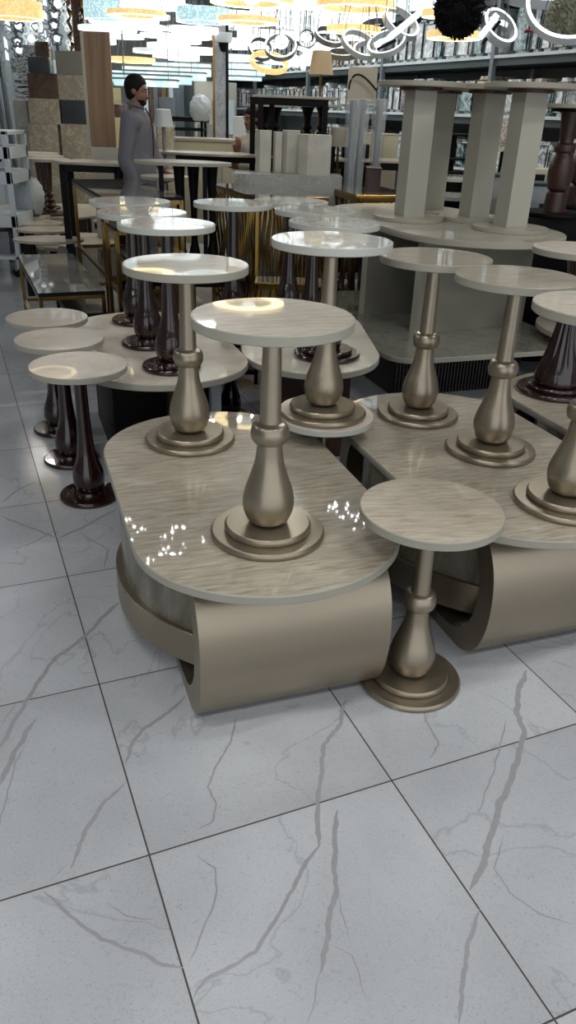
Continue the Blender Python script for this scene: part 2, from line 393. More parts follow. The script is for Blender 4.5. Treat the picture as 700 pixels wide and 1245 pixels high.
VE = [([(145,732),(106,771),(67,799),(46,828),(26,864),(0,911)], 8), ([(44,874),(16,916),(0,957)], 10), ([(30,905),(21,925),(10,965),(0,1004)], 3),
 ([(225,846),(207,867),(176,885),(160,905),(153,929)], 7), ([(153,952),(129,973),(104,1009),(83,1056)], 9), ([(83,1050),(72,1062),(62,1071)], 3),
 ([(285,872),(280,900),(264,931),(254,957),(264,978),(259,999),(241,1009)], 4), ([(238,1040),(259,1056),(261,1082),(249,1123),(228,1170)], 4),
 ([(52,1084),(72,1097),(98,1123),(124,1141),(160,1154),(192,1170),(223,1177)], 9), ([(129,1097),(155,1115),(186,1120)], 4),
 ([(235,1213),(249,1190),(280,1175),(311,1157),(331,1128),(350,1095),(370,1060),(390,1025)], 9), ([(388,1030),(384,975),(390,935),(395,905),(415,880),(420,850)], 8),
 ([(411,985),(409,1040),(410,1080),(398,1125),(388,1183)], 11), ([(388,1183),(378,1225),(370,1245)], 3), ([(410,1088),(424,1145)], 3), ([(404,1150),(430,1160),(445,1215)], 3),
 ([(640,815),(630,840),(628,865),(638,892),(630,925),(606,975),(596,1020),(590,1050),(568,1080)], 11), ([(582,1105),(570,1145),(563,1190),(560,1245)], 10),
 ([(615,875),(606,920),(590,965),(580,992)], 3), ([(611,1015),(602,1055),(620,1085),(655,1110),(695,1125)], 3), ([(517,862),(515,877),(532,905),(522,922)], 4),
 ([(670,802),(685,808),(700,813)], 3), ([(143,618),(118,632),(97,643),(71,654)], 5), ([(70,654),(34,640),(0,628)], 3), ([(99,648),(131,668),(126,691)], 2.5), ([(43,586),(23,594),(0,611)], 3.5),
 ([(20,855),(8,870),(0,880)], 4), ([(66,646),(40,660),(15,668)], 2.5), ([(160,676),(150,690),(146,700)], 2.5)]
bm = bmesh.new()
fo = Matrix.Rotation(-YAW, 4, 'Z') @ Matrix.Translation((-TX, -TY, 0))
cs = [fo @ room(j, i) for j, i in ((JL, I0), (JR, I0), (JR, I1), (JL, I1))]
bm.faces.new([bm.verts.new(c) for c in cs])
rv_ = random.Random(3)
for path, w in VE:
    P = [at(x, y, 0.0004) for x, y in path]; Q = []
    for a, c in zip(P, P[1:]):
        n = max(2, int((c-a).length/.012))
        for k in range(n): Q.append(a.lerp(c, k/n))
    Q.append(P[-1]); L = None; off = 0; pv = None
    mid = P[len(P)//2]; wm = w*mid.y/F_PX*.9
    for k, p in enumerate(Q):
        t = (Q[min(k+1, len(Q)-1)] - Q[max(k-1, 0)]).normalized(); s = Vector((-t.y, t.x, 0))
        off = off*.85 + rv_.uniform(-1, 1)*.0025
        end = min(1, (k+1)/4, (len(Q)-k)/4)
        hw = wm/2*end
        a = bm.verts.new(fo @ (p + s*(off + hw*rv_.uniform(.75, 1.2)))); c = bm.verts.new(fo @ (p + s*(off - hw*rv_.uniform(.75, 1.2))))
        if pv:
            f = bm.faces.new((pv[0], pv[1], c, a)); f.material_index = 1
        pv = (a, c)
bm.normal_update()
for f in bm.faces:
    if f.normal.z < 0: f.normal_flip()
fl = struct('floor', bm, ['floor', 'vein']); fl.location = (TX, TY, 0); fl.rotation_euler = (0, 0, YAW)

def room_box(name, j0, j1, i0, i1, z0, z1, mats, kind=True):
    bm = bmesh.new(); box(bm, j0, j1, i0, i1, z0, z1)
    o = link(name, bm, mats, smooth=0); o.rotation_euler = (0, 0, YAW)
    if kind: o['kind'] = 'structure'
    return o
room_box('ceiling', JL, JR, I0, I1, CH, CH+.1, 'ceiling')
room_box('wall_right', JR, JR+.1, I0, I1, 0, CH, 'wall')
room_box('wall_left', JL-.1, JL, I0, I1, 0, CH, 'wall')
room_box('wall_back', JL, JR, I1, I1+.1, 0, CH, 'wall')
# shop front behind the camera: piers and lintel, glass open to daylight
bm = bmesh.new(); box(bm, JL, JL+.5, I0-.15, I0, 0, CH); box(bm, JR-.5, JR, I0-.15, I0, 0, CH); box(bm, JL, JR, I0-.15, I0, 3.4, CH)
o = link('wall_front', bm, 'wall', smooth=0); o.rotation_euler = (0,0,YAW); o['kind'] = 'structure'

# ------------------------------------------------------------------ silver side tables
SH = .575
BAL = spl([(.034,.038),(.054,.050),(.0665,.090),(.0625,.128),(.048,.172),(.036,.215),(.031,.262)], 6)
RING = spl([(.030,.259),(.043,.266),(.0485,.287),(.042,.308),(.028,.315)], 6)
SHAFT = [(.028,.312),(.0265,.33),(.024,.45),(.022,.527)]
def disc_base(r, z0, h):
    return [(0, z0), (r-.004, z0), (r, z0+.005), (r, z0+h-.006), (r-.005, z0+h), (0, z0+h)]
def make_silver(loc, label, group, scale=1, mat='champagne', rz=.3):
    t = thing('pedestal_side_table', label, 'side table', loc, rz, group, scale)
    link('table_top', slab(circ(.19, 96), SH-.024, SH), ['travertine', 'edge'], t)
    link('collar', lathe([(.021,.522),(.030,.527),(.048,.535),(.050,.551)], 32), mat, t)
    link('shaft', lathe(SHAFT, 32), mat, t)
    link('ring_knop', lathe([(.0,.259)]+RING+[(0,.315)], 40), mat, t)
    link('baluster', lathe(BAL, 40), mat, t)
    link('upper_base_disc', lathe(disc_base(.113, .019, .019), 64), mat, t)
    link('lower_base_disc', lathe(disc_base(.150, 0, .019), 72), mat, t)
    return t
CZ = .45; LZ = .48; GS = 'champagne pedestal tables'
S1 = make_silver((-.052, 1.788, CZ), 'front champagne pedestal table on the foremost oval coffee table, yellow ring mirrored on top', GS)
dup(S1, (-.338, 2.415, CZ), .5, 'champagne pedestal table at the back of the foremost oval coffee table, bluish reflections on top')
dup(S1, (.47, 2.745, CZ), .2, 'champagne pedestal table at the back of the second oval coffee table, orange reflection on top', topmat=('travertine', 'edge'))
dup(S1, (.672, 2.425, CZ), .1, 'champagne pedestal table in the middle of the right-hand oval coffee table')
dup(S1, (.81, 2.04, CZ), .1, 'champagne pedestal table cut by the right picture edge, broad base disc at the front', topmat=('travertine_matt', 'edge'))
Fs = dup(S1, (.367, 1.765, 0), .15, 'low champagne pedestal table standing on the floor between the two oval coffee tables', scale=.967, topmat=('travertine_matt', 'edge'))
S3u = dup(S1, (.112, 2.535, 0), .15, 'champagne pedestal table on the floor carrying another on its round top', scale=.905, topmat=('cream', 'white_edge'))
dup(S1, (.105, 2.53, SH*.905), .3, 'champagne pedestal table stacked on the round top of another one', topmat=('white_marble', 'white_edge'))

# ------------------------------------------------------------------ oval coffee tables
def make_coffee(loc, rz, label, group):
    t = thing('oval_coffee_table', label, 'coffee table', loc, rz, group)
    link('table_top', slab(oval(.36, .3, .325, 40), CZ-.026, CZ, .003), ['travertine', 'edge'], t)
    # C shaped end bands, axis across the table
    HT = CZ-.026
    for sg in (-1, 1):
        outer = spl([(-.20,HT),(-.36,HT),(-.475,HT-.012),(-.533,HT-.085),(-.553,.235),(-.544,.13),(-.508,.05),(-.45,.008),(-.39,.0),(-.30,.0),(-.2,.006)], 5)
        inner = spl([(-.20,HT-.035),(-.35,HT-.035),(-.425,HT-.06),(-.468,HT-.125),(-.484,.235),(-.473,.148),(-.442,.094),(-.405,.060),(-.36,.044),(-.30,.040),(-.2,.040)], 5)
        bm = bmesh.new(); n = len(outer); V = {}
        for kx, x in enumerate((-.246, -.243, .263, .266)):
            V[kx] = ([bm.verts.new((x, -sg*y, z)) for y, z in outer], [bm.verts.new((x, -sg*y, z)) for y, z in inner])
        for k0 in range(3):
            A, B = V[k0], V[k0+1]
            for i in range(n-1):
                bm.faces.new((A[0][i], A[0][i+1], B[0][i+1], B[0][i])); bm.faces.new((A[1][i+1], A[1][i], B[1][i], B[1][i+1]))
            for i in (0, n-1): bm.faces.new((A[0][i], B[0][i], B[1][i], A[1][i]))
        for kx in (0, 3):
            for i in range(n-1):
                bm.faces.new((V[kx][0][i], V[kx][1][i], V[kx][1][i+1], V[kx][0][i+1]))
        bmesh.ops.recalc_face_normals(bm, faces=bm.faces[:])
        link('curved_end_band', bm, 'champagne', t, 50)
    # bow fronted middle drum clad in marble, metal band round its foot
    def lens(hx, hy, n=28):
        o = []
        for k in range(n+1):
            s = -1 + 2*k/n; o.append((.10 + (hx-.10)*(1-abs(s)**2.3), s*hy))
        for k in range(n+1):
            s = 1 - 2*k/n; o.append((-.10 - (hx-.10)*(1-abs(s)**2.3), s*hy))
        return o
    link('drum', slab(lens(.352, .455), .085, HT-.001, .001), ['base_marble', 'base_marble'], t)
    bm = slab(lens(.374, .470), .088, .19, .002)
    link('foot_band', bm, ['champagne', 'champagne'], t)
    return t
C1 = make_coffee((-.153, 2.097, 0), YAW+.0, 'nearest oval coffee table with streaked stone top and rolled champagne metal ends', 'oval coffee tables')
C1.rotation_euler[2] = math.radians(109.63-90)
dup(C1, (.62, 2.414, 0), math.radians(110.2-90), 'second oval coffee table, its dark open rolled end facing the low floor table')
dup(C1, (1.335, 2.80, 0), math.radians(110.2-90), 'third oval coffee table, only a corner of its top in view behind the second')

# ------------------------------------------------------------------ mahogany side tables
MB_ = spl([(.040,.028),(.058,.045),(.064,.085),(.0585,.125),(.043,.17),(.034,.22),(.028,.31),(.025,.42),(.024,.535)], 6)
def make_mahogany(loc, label, group, R=.184, H=.56, top=('cream', 'edge'), foot=.122, double=False, flute=False):
    t = thing('pedestal_side_table', label, 'side table', loc, 0, group)
    link('table_top', slab(circ(R, 80), H-.023, H), list(top), t)
    k = (H-.023)/.537
    prof = [(r, z*k) for r, z in MB_]
    if flute:
        prof = [(r, z*k) for r, z in spl([(.075,.03),(.092,.045),(.088,.08),(.080,.11),(.060,.18),(.045,.26),(.036,.36),(.036,.45),(.05,.52),(.055,.537)], 6)]
        link('fluted_pedestal', lathe(prof, 96, flute=(14, .09*k, .45*k, .14)), 'mahogany', t, 60)
    else:
        link('baluster', lathe(prof, 36), 'mahogany', t)
    link('base_disc', lathe(disc_base(foot, 0, .02), 56), 'mahogany', t)
    if double or flute: link('upper_base_disc', lathe(disc_base(foot*.76, .02, .018), 56), 'mahogany', t)
    else: link('base_boss', lathe([(0,.02),(.055,.02),(.052,.032),(.04,.036),(0,.036)], 40), 'mahogany', t)
    return t
GD = 'mahogany pedestal tables on the tiles'
T1 = make_mahogany((-.822, 2.862, 0), 'nearest of the three low cream-topped mahogany pedestal tables on the tiled floor', GD)
dup(T1, (-.997, 3.225, 0), 0, 'middle one of the three low cream-topped mahogany pedestal tables on the tiled floor')
dup(T1, (-1.155, 3.585, 0), 0, 'farthest of the three low cream-topped mahogany pedestal tables on the tiled floor')
GE = 'white-topped mahogany tables on display'
a_ = make_mahogany((-.508, 3.125, LZ), 'white-topped mahogany pedestal table, nearest of three on the grey oval table', GE, R=.187, H=.57, top=('white_marble', 'white_edge'))
dup(a_, (-.665, 3.47, LZ), 0, 'white-topped mahogany pedestal table, middle of three on the grey oval table')
dup(a_, (-.80, 3.885, LZ), 0, 'white-topped mahogany pedestal table, farthest of three on the grey oval table')
g_ = make_mahogany((.146, 3.40, LZ), 'white-topped mahogany table on a two-step disc base behind the stacked champagne table', GE, R=.19, H=.567, top=('white_marble', 'white_edge'), foot=.148, double=True)
dup(a_, (.070, 3.80, LZ), 0, 'white-topped mahogany table on the second oval display table, partly hidden by its neighbour')
dup(a_, (-.045, 4.17, LZ), 0, 'white-topped mahogany table at the far end of the second grey oval table')
under = dup(a_, (-.325, 3.87, 0), 0, 'white-topped mahogany table on the floor holding up another such table', scale=.877)
dup(a_, (-.312, 3.86, .57*.877), 0, 'white-topped mahogany table raised on another in front of the gold rods', scale=.985)
DT = make_mahogany((1.085, 3.10, CZ), 'white-topped side table with a fluted mahogany pedestal on the third coffee table', GE, R=.185, H=.57, top=('cream', 'edge'), foot=.155, flute=True)

# ------------------------------------------------------------------ grey oval display tables
def make_grey(loc, rz, label, legs, z=LZ, out=None, mats=('grey_marble', 'edge')):
    t = thing('oval_display_table', label, 'coffee table', loc, rz, 'grey oval display tables')
    link('table_top', slab(out or oval(.36, .30, .325, 32), z-.028, z, .003), list(mats), t)
    for (x, y, w, d, mat) in legs:
        link('pedestal', bbox(x-w/2, x+w/2, y-d/2, y+d/2, 0, z-.028), mat, t)
    return t
make_grey((-.655, 3.50, 0), math.radians(20), 'grey marble oval table under the three dark pedestals, its near end round', [(0, .05, .46, .72, 'black'), (.02, -.42, .07, .07, 'brown_wood'), (.2, -.38, .045, .045, 'white_metal')], mats=('cream', 'edge'))
make_grey((.05, 3.735, 0), math.radians(5), 'pale oval display table behind the stacked champagne table', [(0, -.12, .36, .5, 'brown_wood')], mats=('ivory', 'edge'), out=oval(.315, .26, .36, 32))

# ------------------------------------------------------------------ big stacked table on marble slab with four columns
L3 = make_grey((.80, 4.92, 0), math.radians(20), 'wide grey marble slab table with rounded corners on a dark fluted base', [], z=.32, out=rrect(.60, .85, .16))
bm = bmesh.new()
box(bm, -.42, .42, -.5, .5, 0, .29)
for k in range(40):
    x = -.41 + .82*k/39; box(bm, x-.005, x+.005, -.515, -.5, 0, .29)
link('fluted_base', bm, 'dark_flute', L3, 0)
TB = thing('stacked_oval_table', 'large pale oval table on slab legs, stacked on the marble slab and holding four columns', 'table', (.86, 5.10, .32), math.radians(20))
link('table_top', slab(oval(.50, .44, .50, 40), .53, .565, .003), ['ivory', 'cream_edge'], TB)
_inv = Matrix.Rotation(-math.radians(20), 4, 'Z') @ Matrix.Translation((-.86, -5.10, -.32))
for p, q in (((.43, 4.94), 28), ((.70, 4.49), 27)):
    a = _inv @ Vector((p[0], p[1], .32)); th = math.radians(q-20)
    Ls = .62 if p[0] < .6 else .80
    bm = bmesh.new(); box(bm, 0, Ls, 0, .06, 0, .53, 0, Matrix.Translation(a) @ Matrix.Rotation(th, 4, 'Z'))
    for f in bm.faces: 
        if abs(f.calc_area() - .06*.53) < 1e-4: f.material_index = 1  # leg ends paler: light from the left put into their colour
    link('slab_leg', bm, ['panel_grey', 'panel_light'], TB, 0)
GH = 'square column tables'
def make_column(loc, label, rz, rt=.25):
    t = thing('column_table', label, 'pedestal table', loc, rz, GH)
    link('base_plate', slab(circ(.215, 64), 0, .022), ['ivory', 'cream_edge'], t)
    hx = [(.068,.068),(-.068,.068),(-.068,-.068),(.068,-.068)]
    link('square_column', slab(hx, .022, .695, .001), ['panel_light', 'panel_light'], t, 20)
    link('fixing_plate', slab(circ(.125, 32), .695, .712), ['brown_wood', 'brown_wood'], t)
    link('table_top', slab(circ(rt, 64), .712, .738), ['ivory', 'cream_edge'], t)
    return t
TBZ = .885
h1 = make_column((.67, 5.05, TBZ), 'pale square column table, first of the four columns from the seated person', .33)
for k, (x, y, l) in enumerate(((.86, 5.50, 'pale square column table partly hidden behind the first column'), (1.085, 5.15, 'pale square column table third along the large oval table'), (1.21, 4.72, 'pale square column table nearest the front edge of the large oval table'))):
    dup(h1, (x, y, TBZ), (.33, .36, .34)[k], l)

# ------------------------------------------------------------------ frame legged tables
def frame_table(loc, rz, hx, hy, H, label, cat='table', group=None, leg='gold', top=('stone_glass', 'black_metal'), w=.025, th=.02, rails=(), rods=None, outline=None, name='frame_table', z0=0, inset=0, apron=True):
    t = thing(name, label, cat, loc, rz, group)
    link('table_top', slab(outline or [(hx,hy),(-hx,hy),(-hx,-hy),(hx,-hy)], H-th, H, .002), list(top), t)
    ax, ay = hx-inset-w/2, hy-inset-w/2
    for sx, sy in ((-1,-1),(1,-1),(1,1),(-1,1)):
        link('leg', bbox(sx*ax-w/2, sx*ax+w/2, sy*ay-w/2, sy*ay+w/2, z0, H-th, 0), leg, t)
    if apron:
        bm = bmesh.new()
        for sy in (-1, 1): box(bm, -ax, ax, sy*ay-w/2, sy*ay+w/2, H-th-w, H-th)
        for sx in (-1, 1): box(bm, sx*ax-w/2, sx*ax+w/2, -ay, ay, H-th-w, H-th)
        link('top_frame', bm, leg, t, 0)
    for rz_ in rails:
        bm = bmesh.new()
        for sy in (-1, 1): box(bm, -ax, ax, sy*ay-w/2, sy*ay+w/2, rz_, rz_+w)
        for sx in (-1, 1): box(bm, sx*ax-w/2, sx*ax+w/2, -ay, ay, rz_, rz_+w)
        link('rail', bm, leg, t, 0)
    if rods:
        n, sides = rods; rr = random.Random(int(abs(loc[0])*100))
        for s in sides:
            for k in range(n):
                f = -1 + 2*(k+.5)/n
                if s in 'fb': x, y = f*ax, (-ay if s == 'f' else ay)
                else: x, y = (-ax if s == 'l' else ax), f*ay
                p = [(x + .012*math.sin(q*1.6+k), y, z0 + (H-th-z0)*q/8) for q in range(9)]
                link('wavy_rod', tube(p, [.011 if q % 2 else .006 for q in range(9)], 6), leg, t)
    return t
R20 = YAW
def corner(p, hx, hy, rz):   # near-left corner -> centre
    return Vector(p) + Matrix.Rotation(rz, 3, 'Z') @ Vector((hx, hy, 0))
# low glossy gold-legged table, left of the white-topped ones
c = corner((-1.36, 4.12, 0), .175, .62, math.radians(23))
frame_table((c.x, c.y, 0), math.radians(23), .175, .62, .55, 'low glossy grey-topped gold-legged table behind the three low cream tables', 'coffee table', None, 'gold_dark', rails=(.25,), w=.02)
c = corner((-1.28, 4.30, 0), .12, .30, math.radians(23))
frame_table((c.x+.0, c.y, 0), math.radians(23), .10, .30, .40, 'small dark nesting table tucked under the low glossy one', 'coffee table', None, 'black_metal', rails=(.1,), w=.018)
# nest of three gold consoles
for k, (px, py, zt, l) in enumerate(((-1.24, 5.20, .93, 'tallest glossy grey-topped gold console table, its far end by the standing person'), (-1.13, 4.98, .78, 'middle gold console table of a nest, under the tall glossy one'), (-1.00, 4.78, .62, 'lowest gold console table of a nest, behind the white round tops'))):
    hx, hy = (.26, .68) if k == 0 else (.20, .24)
    c = corner((px, py, 0), hx, hy, math.radians(23))
    frame_table((c.x, c.y, .12), math.radians(23), hx, hy, zt-.12, l, 'console table', 'nest of gold console tables', 'gold_dark', rails=(0, .30-.05*k), w=.025)
pl = thing('display_plinth', 'low pale plinth under the nest of gold console tables', 'plinth', (-1.12, 5.80, 0), math.radians(23))
link('plinth_body', bbox(-.48, .48, -1.05, .75, 0, .115, .004), 'panel_light', pl)
# low glass table behind the grey oval one
frame_table((-.64, 4.62, 0), math.radians(3), .42, .22, .26, 'low glass table with a black frame behind the grey oval display table', 'coffee table', None, 'black_metal', rails=(.06,), w=.022)
# gold tables with wavy rods
A_ = at(311, 240, .93); B_ = at(256, 223, .93); th_ = math.atan2(B_.y-A_.y, B_.x-A_.x) - PI/2
hy = (B_-A_).length/2; c = corner((A_.x, A_.y, 0), .27, hy, th_)
frame_table((c.x, c.y, 0), th_, .27, hy, .93, 'glass-topped gold table with wavy gold rods behind the dark pedestals', 'table', 'gold tables with wavy rods', 'gold', ('stone_glass', 'gold_dark'), rails=(.10,), rods=(17, 'flr'), w=.024)
frame_table((-.05, 4.75, 0), math.radians(0), .20, .10, .55, 'small lower gold table with wavy rods in front of the taller one', 'table', 'gold tables with wavy rods', 'gold', ('stone_glass', 'gold_dark'), rails=(.08,), rods=(10, 'fb'), w=.02)
A_ = at(433, 237, .92); B_ = at(385, 223, .92); th_ = math.atan2(B_.y-A_.y, B_.x-A_.x) - PI/2
hy = (B_-A_).length/2; c = corner((A_.x, A_.y, 0), .25, hy, th_)
frame_table((c.x, c.y, 0), th_, .25, hy, .92, 'glass-topped gold table beside the square columns with short gold slats', 'table', 'gold tables with wavy rods', 'gold_dark', ('stone_glass', 'gold'), rails=(.5,), rods=(9, 'fl'), w=.03)

# ------------------------------------------------------------------ left middle ground
def leaf_out(a, b, n=10):
    o = []
    for k in range(n): 
        t = PI*k/(n-1)-PI/2; o.append((a*math.cos(t)*.95, b*math.sin(t)))
    for k in range(n):
        t = PI*k/(n-1)+PI/2; o.append((a*math.cos(t)*.95, b*math.sin(t)))
    return [o[i] for i in range(len(o)) if i == 0 or (Vector(o[i])-Vector(o[i-1])).length > 1e-4]
for k, (px, py, w, l) in enumerate(((59, 290, .30, 'cream oval nesting table with black legs, nearest of three by the wheeled rack'), (56, 278, .27, 'cream oval nesting table with black legs, middle of three by the wheeled rack'), (42, 270, .27, 'cream oval nesting table with black legs, farthest of three by the wheeled rack'))):
    z = .45; p = at(px, py, z)
    frame_table((p.x, p.y, 0), .2, w, .19, z, l, 'coffee table', 'cream nesting tables', 'black', ('cream', 'cream_edge'), w=.05, outline=leaf_out(w, .20), inset=.10, apron=False)
p = at(92, 292, .35)
make_grey((p.x, p.y, 0), math.radians(15), 'low beige oval table with nothing on it behind the cream nesting tables', [(0, 0, .3, .4, 'panel_grey')], z=.35, out=oval(.34, .2, .3, 20), mats=('cream', 'cream_edge'))
# table with dark turned pedestals standing on it
TZ = .45
tl = frame_table((at(60, 255, TZ).x, at(60, 255, TZ).y, 0), .2, .55, .62, TZ, 'pale chamfered low table carrying three turned dark pedestals near the rack', 'coffee table', None, 'brown_wood', ('cream', 'cream_edge'), w=.08, outline=[(-.35,-.62),(.35,-.62),(.55,-.4),(.55,.4),(.35,.62),(-.35,.62),(-.55,.4),(-.55,-.4)], inset=.15, apron=False)
def turned(loc, label, group, H=.60, rt=.22, mat='brown_wood', top=('cream', 'cream_edge'), rz=0, scale=1):
    t = thing('turned_pedestal_table', label, 'side table', loc, rz, group, scale)
    link('table_top', slab(circ(rt, 48), H-.024, H), list(top), t)
    prof = spl([(.05,.025),(.05,.05),(.032,.065),(.052,.09),(.032,.115),(.052,.14),(.03,.165),(.048,.19),(.028,.22),(.034,.30),(.042,.42),(.046,H-.03)], 4)
    link('turned_post', lathe(prof, 24), mat, t)
    link('base_disc', lathe(disc_base(.15, 0, .025), 40), mat, t)
    return t
tp = None
for k, (px, py) in enumerate(((52, 247.5), (57, 254), (63, 261))):
    p = at(px, py, TZ); l = 'turned dark pedestal table with pale top, ' + ('farthest', 'middle', 'nearest')[k] + ' of three on the chamfered table'
    if tp is None: tp = turned((p.x, p.y, TZ), l, 'turned dark pedestal tables at the left', H=yd(60, 186, p.y).z-TZ)
    else: dup(tp, (p.x, p.y, TZ), 0, l)
p = yd(108, 196, 6.9)
frame_table((p.x+.03, p.y, .37), .1, .33, .28, p.z-.37, 'pale-topped table on tall black legs in front of the turned pedestals', 'table', None, 'black', ('cream', 'cream_edge'), w=.05, outline=[(-.33,.04),(-.22,-.16),(.30,-.26),(.33,.24),(-.12,.28)], inset=.09)
bx = link('display_box', bbox(-.16, .16, -.12, .12, 0, .37, .005), 'panel_light'); bx.location = (p.x-.15, p.y+.05, 0); bx.rotation_euler = (0,0,.1)
tag(bx, 'pale box pedestal under the black-legged table', 'box')
# ------- wheeled white rack at the far left
rk = thing('wheeled_rack', 'white metal wheeled rack with shelves at the left edge', 'rack', (-2.93, 7.55, 0), .0)
for x, y in ((-.55,-.25),(.38,-.25),(.38,.25),(-.55,.25)):
    link('post', bbox(x-.02, x+.02, y-.02, y+.02, .08, 1.22, 0), 'white_metal', rk)
for z, h in ((.16, .03), (.44, .10), (.80, .10), (1.00, .10), (1.19, .03)):
    link('shelf', bbox(-.57, .40, -.27, .27, z, z+h, .004), 'white_metal', rk)
for x, y in ((-.5,-.22),(.34,-.22),(.34,.22),(-.5,.22)):
    c = link('caster', lathe([(0,-.015),(.038,-.015),(.042,0),(.038,.015),(0,.015)], 16), 'black', rk); c.location = (x, y, .042); c.rotation_euler = (PI/2, 0, 0)
    link('caster_fork', bbox(x-.012, x+.012, y-.025, y+.025, .06, .16, 0), 'grey_metal', rk)
def crumple(name, loc, r, mat, label, cat, seed=0, sq=(1,1,.7)):
    bm = bmesh.new(); bmesh.ops.create_icosphere(bm, subdivisions=4, radius=1); rr = random.Random(seed)
    ph = [rr.uniform(0, 6) for _ in range(6)]
    for v in bm.verts:
        c = v.co.normalized()
        f = 1 + .035*math.sin(9*c.x+ph[0]+3*math.sin(5*c.z+ph[1])) + .025*math.sin(13*c.y+ph[2]+2*math.sin(7*c.x+ph[3])) + .03*math.sin(21*c.z+ph[4])
        v.co = Vector((c.x*sq[0], c.y*sq[1], max(c.z*sq[2], -sq[2]*.8)))*r*f
    zmin = min(v.co.z for v in bm.verts)
    for v in bm.verts: v.co.z -= zmin
    o = link(name, bm, mat, smooth=60); o.location = loc
    return tag(o, label, cat)
p = at(44, 258, .36)
crumple('plastic_wrap', (yd(38, 262, 7.9).x, 7.9, yd(38, 262, 7.9).z), .12, 'bag', 'crumpled clear plastic wrapping heaped beside the wheeled rack', 'plastic wrap', 3, (1.2,1,1.6))
cb = link('cardboard_box', bbox(-.15, .15, -.12, .12, 0, yd(38, 262, 7.9).z-.002, .004), 'panel_light'); cb.location = (yd(38, 262, 7.9).x, 7.9, 0); tag(cb, 'pale carton under the crumpled plastic wrapping beside the wheeled rack', 'box')
for k, (x, z, s, l) in enumerate(((-3.1, .541, .10, 'black folded cable bundle on the upper rack shelf'), (-2.75, .901, .08, 'black cable bundle on the rack shelf below the top'))):
    o = link('cable_bundle', tube([(s*math.cos(a)*(1+.2*math.sin(3*a)), s*.7*math.sin(a), .02+.05*abs(math.sin(2*a+k))+.03) for a in [2*PI*q/30 for q in range(30)]], .014, 8, closed=True), 'black')
    o.location = (x, 7.45, z); tag(o, l, 'cable')
tl2 = link('toolbox', bbox(-.2, .2, -.12, .12, 0, .2, .01), 'grey_metal'); tl2.location = (-2.85, 7.5, .191); tag(tl2, 'grey box on the lowest shelf of the wheeled rack', 'box')

# ------- stone sample boxes
stk = [(37, 72, 151, 181, 'panel_light', 'beigestone', 'plain cream cube at the foot of the left stack of stone boxes'),
       (37, 74, 120, 151, 'beigestone', 'beigestone', 'beige marble cube, second from the bottom of the left stack'),
       (36, 72, 89, 120, 'brownstone', 'brownstone', 'brown marble cube on the left stack'),
       (35, 60, 69, 89, 'darkstone', 'darkstone', 'black stone box on top of the left stack'),
       (76, 111, 151, 184, 'pale', 'beigestone', 'plastic-wrapped brownish marble cube at the foot of the right stack'),
       (76, 109, 122, 151, 'x', 'darkstone', 'dark slate block in the right stack'),
       (72, 107, 91, 122, 'x', 'beigestone', 'beige marble cube in the right stack'),
       (69, 104, 62, 91, 'x', 'panel_grey', 'plain grey cube on top of the right stack')]
YB = 10.2
base_z = {0: None, 1: None}
for k, (x0, x1, y0, y1, _, mat, l) in enumerate(stk):
    side = 0 if k < 4 else 1
    a = yd(x0, y1, YB); c_ = yd(x1, y1, YB); tpz = yd((x0+x1)/2, y0, YB).z
    if base_z[side] is None: base_z[side] = .0; a_z = 0.0
    z0 = base_z[side]; w = c_.x - a.x
    bm = bbox(-w/2, w/2, 0, w*.8, 0, tpz - z0, .004)
    o = link('stone_display_box', bm, mat); o.location = (a.x + w/2, YB, z0); o.rotation_euler = (0, 0, .0)
    tag(o, l, 'box', 'stacked stone display boxes'); base_z[side] = tpz + .001
for px0, px1, y0, y1, Y, mat, l in ((20, 36, 88, 122, 10.3, 'zebra', 'black and white striped marble box beside the brown cube'), (14, 36, 70, 89, 11.3, 'speckle', 'speckled grey granite block behind the striped box'),
                                   (44, 60, 50, 70, 11.4, 'brownstone', 'small reddish brown box at the back of the stacks'), (30, 43.5, 54, 70, 11.4, 'speckle', 'patterned speckled box behind the black stone box'),
                                   (20, 36, 122, 165, 10.3, 'pale_box', 'grey streaked marble block standing by the rack')):
    a = yd(px0, y1, Y); w = yd(px1, y1, Y).x - a.x; tz = yd(px0, y0, Y).z
    zz = a.z if y1 < 160 else 0
    o = link('stone_block', bbox(-w/2, w/2, 0, w, 0, tz-zz-.002, .004), mat); o.location = (a.x+w/2, Y, zz); tag(o, l, 'box')
# supports for the blocks that are stacked deeper
for px0, px1, y0, Y, mat, l in ((14, 36, 89, 11.3, 'white_metal', 'white display stand behind the striped marble box'), (30, 60, 70, 11.4, 'white_metal', 'white display stand behind the left stack of cubes')):
    a = yd(px0, y0, Y); w = yd(px1, y0, Y).x - a.x
    o = link('display_stand', bbox(-w/2, w/2, 0, .8, 0, a.z-.003, .004), mat); o.location = (a.x+w/2, Y+.001, 0); tag(o, l, 'stand')
# leaning aluminium panels at the far left
for k in range(5):
    a = yd(2 + k*4, 165, 10.5+.05*k); 
    o = link('aluminium_panel', bbox(-.03, .03, -.02, .02, 0, 1.85-.05*k, .002), 'grey_metal' if k % 2 else 'white_metal'); o.location = (a.x, a.y, 0); o.rotation_euler = (0, -.03, 0)
    tag(o, 'tall narrow metal profile leaning behind the wheeled rack', 'panel', 'metal profiles behind the rack')
# tall oak board
a = yd(107, 37, 7.5); 
wb = thing('oak_board', 'tall oak-veneered board standing behind the stacked stone boxes', 'board', (-1.745, 7.5, 0), .1)
link('board', bbox(-.105, .105, -.02, .03, 1.12, 1.985, .002), 'wood', wb)
link('edge_strip', bbox(-.135, -.107, -.02, .05, 1.12, 1.985, .002), 'cream_edge', wb)
link('lower_case', bbox(-.11, .11, -.025, .20, 0, 1.118, .004), 'panel_light', wb)

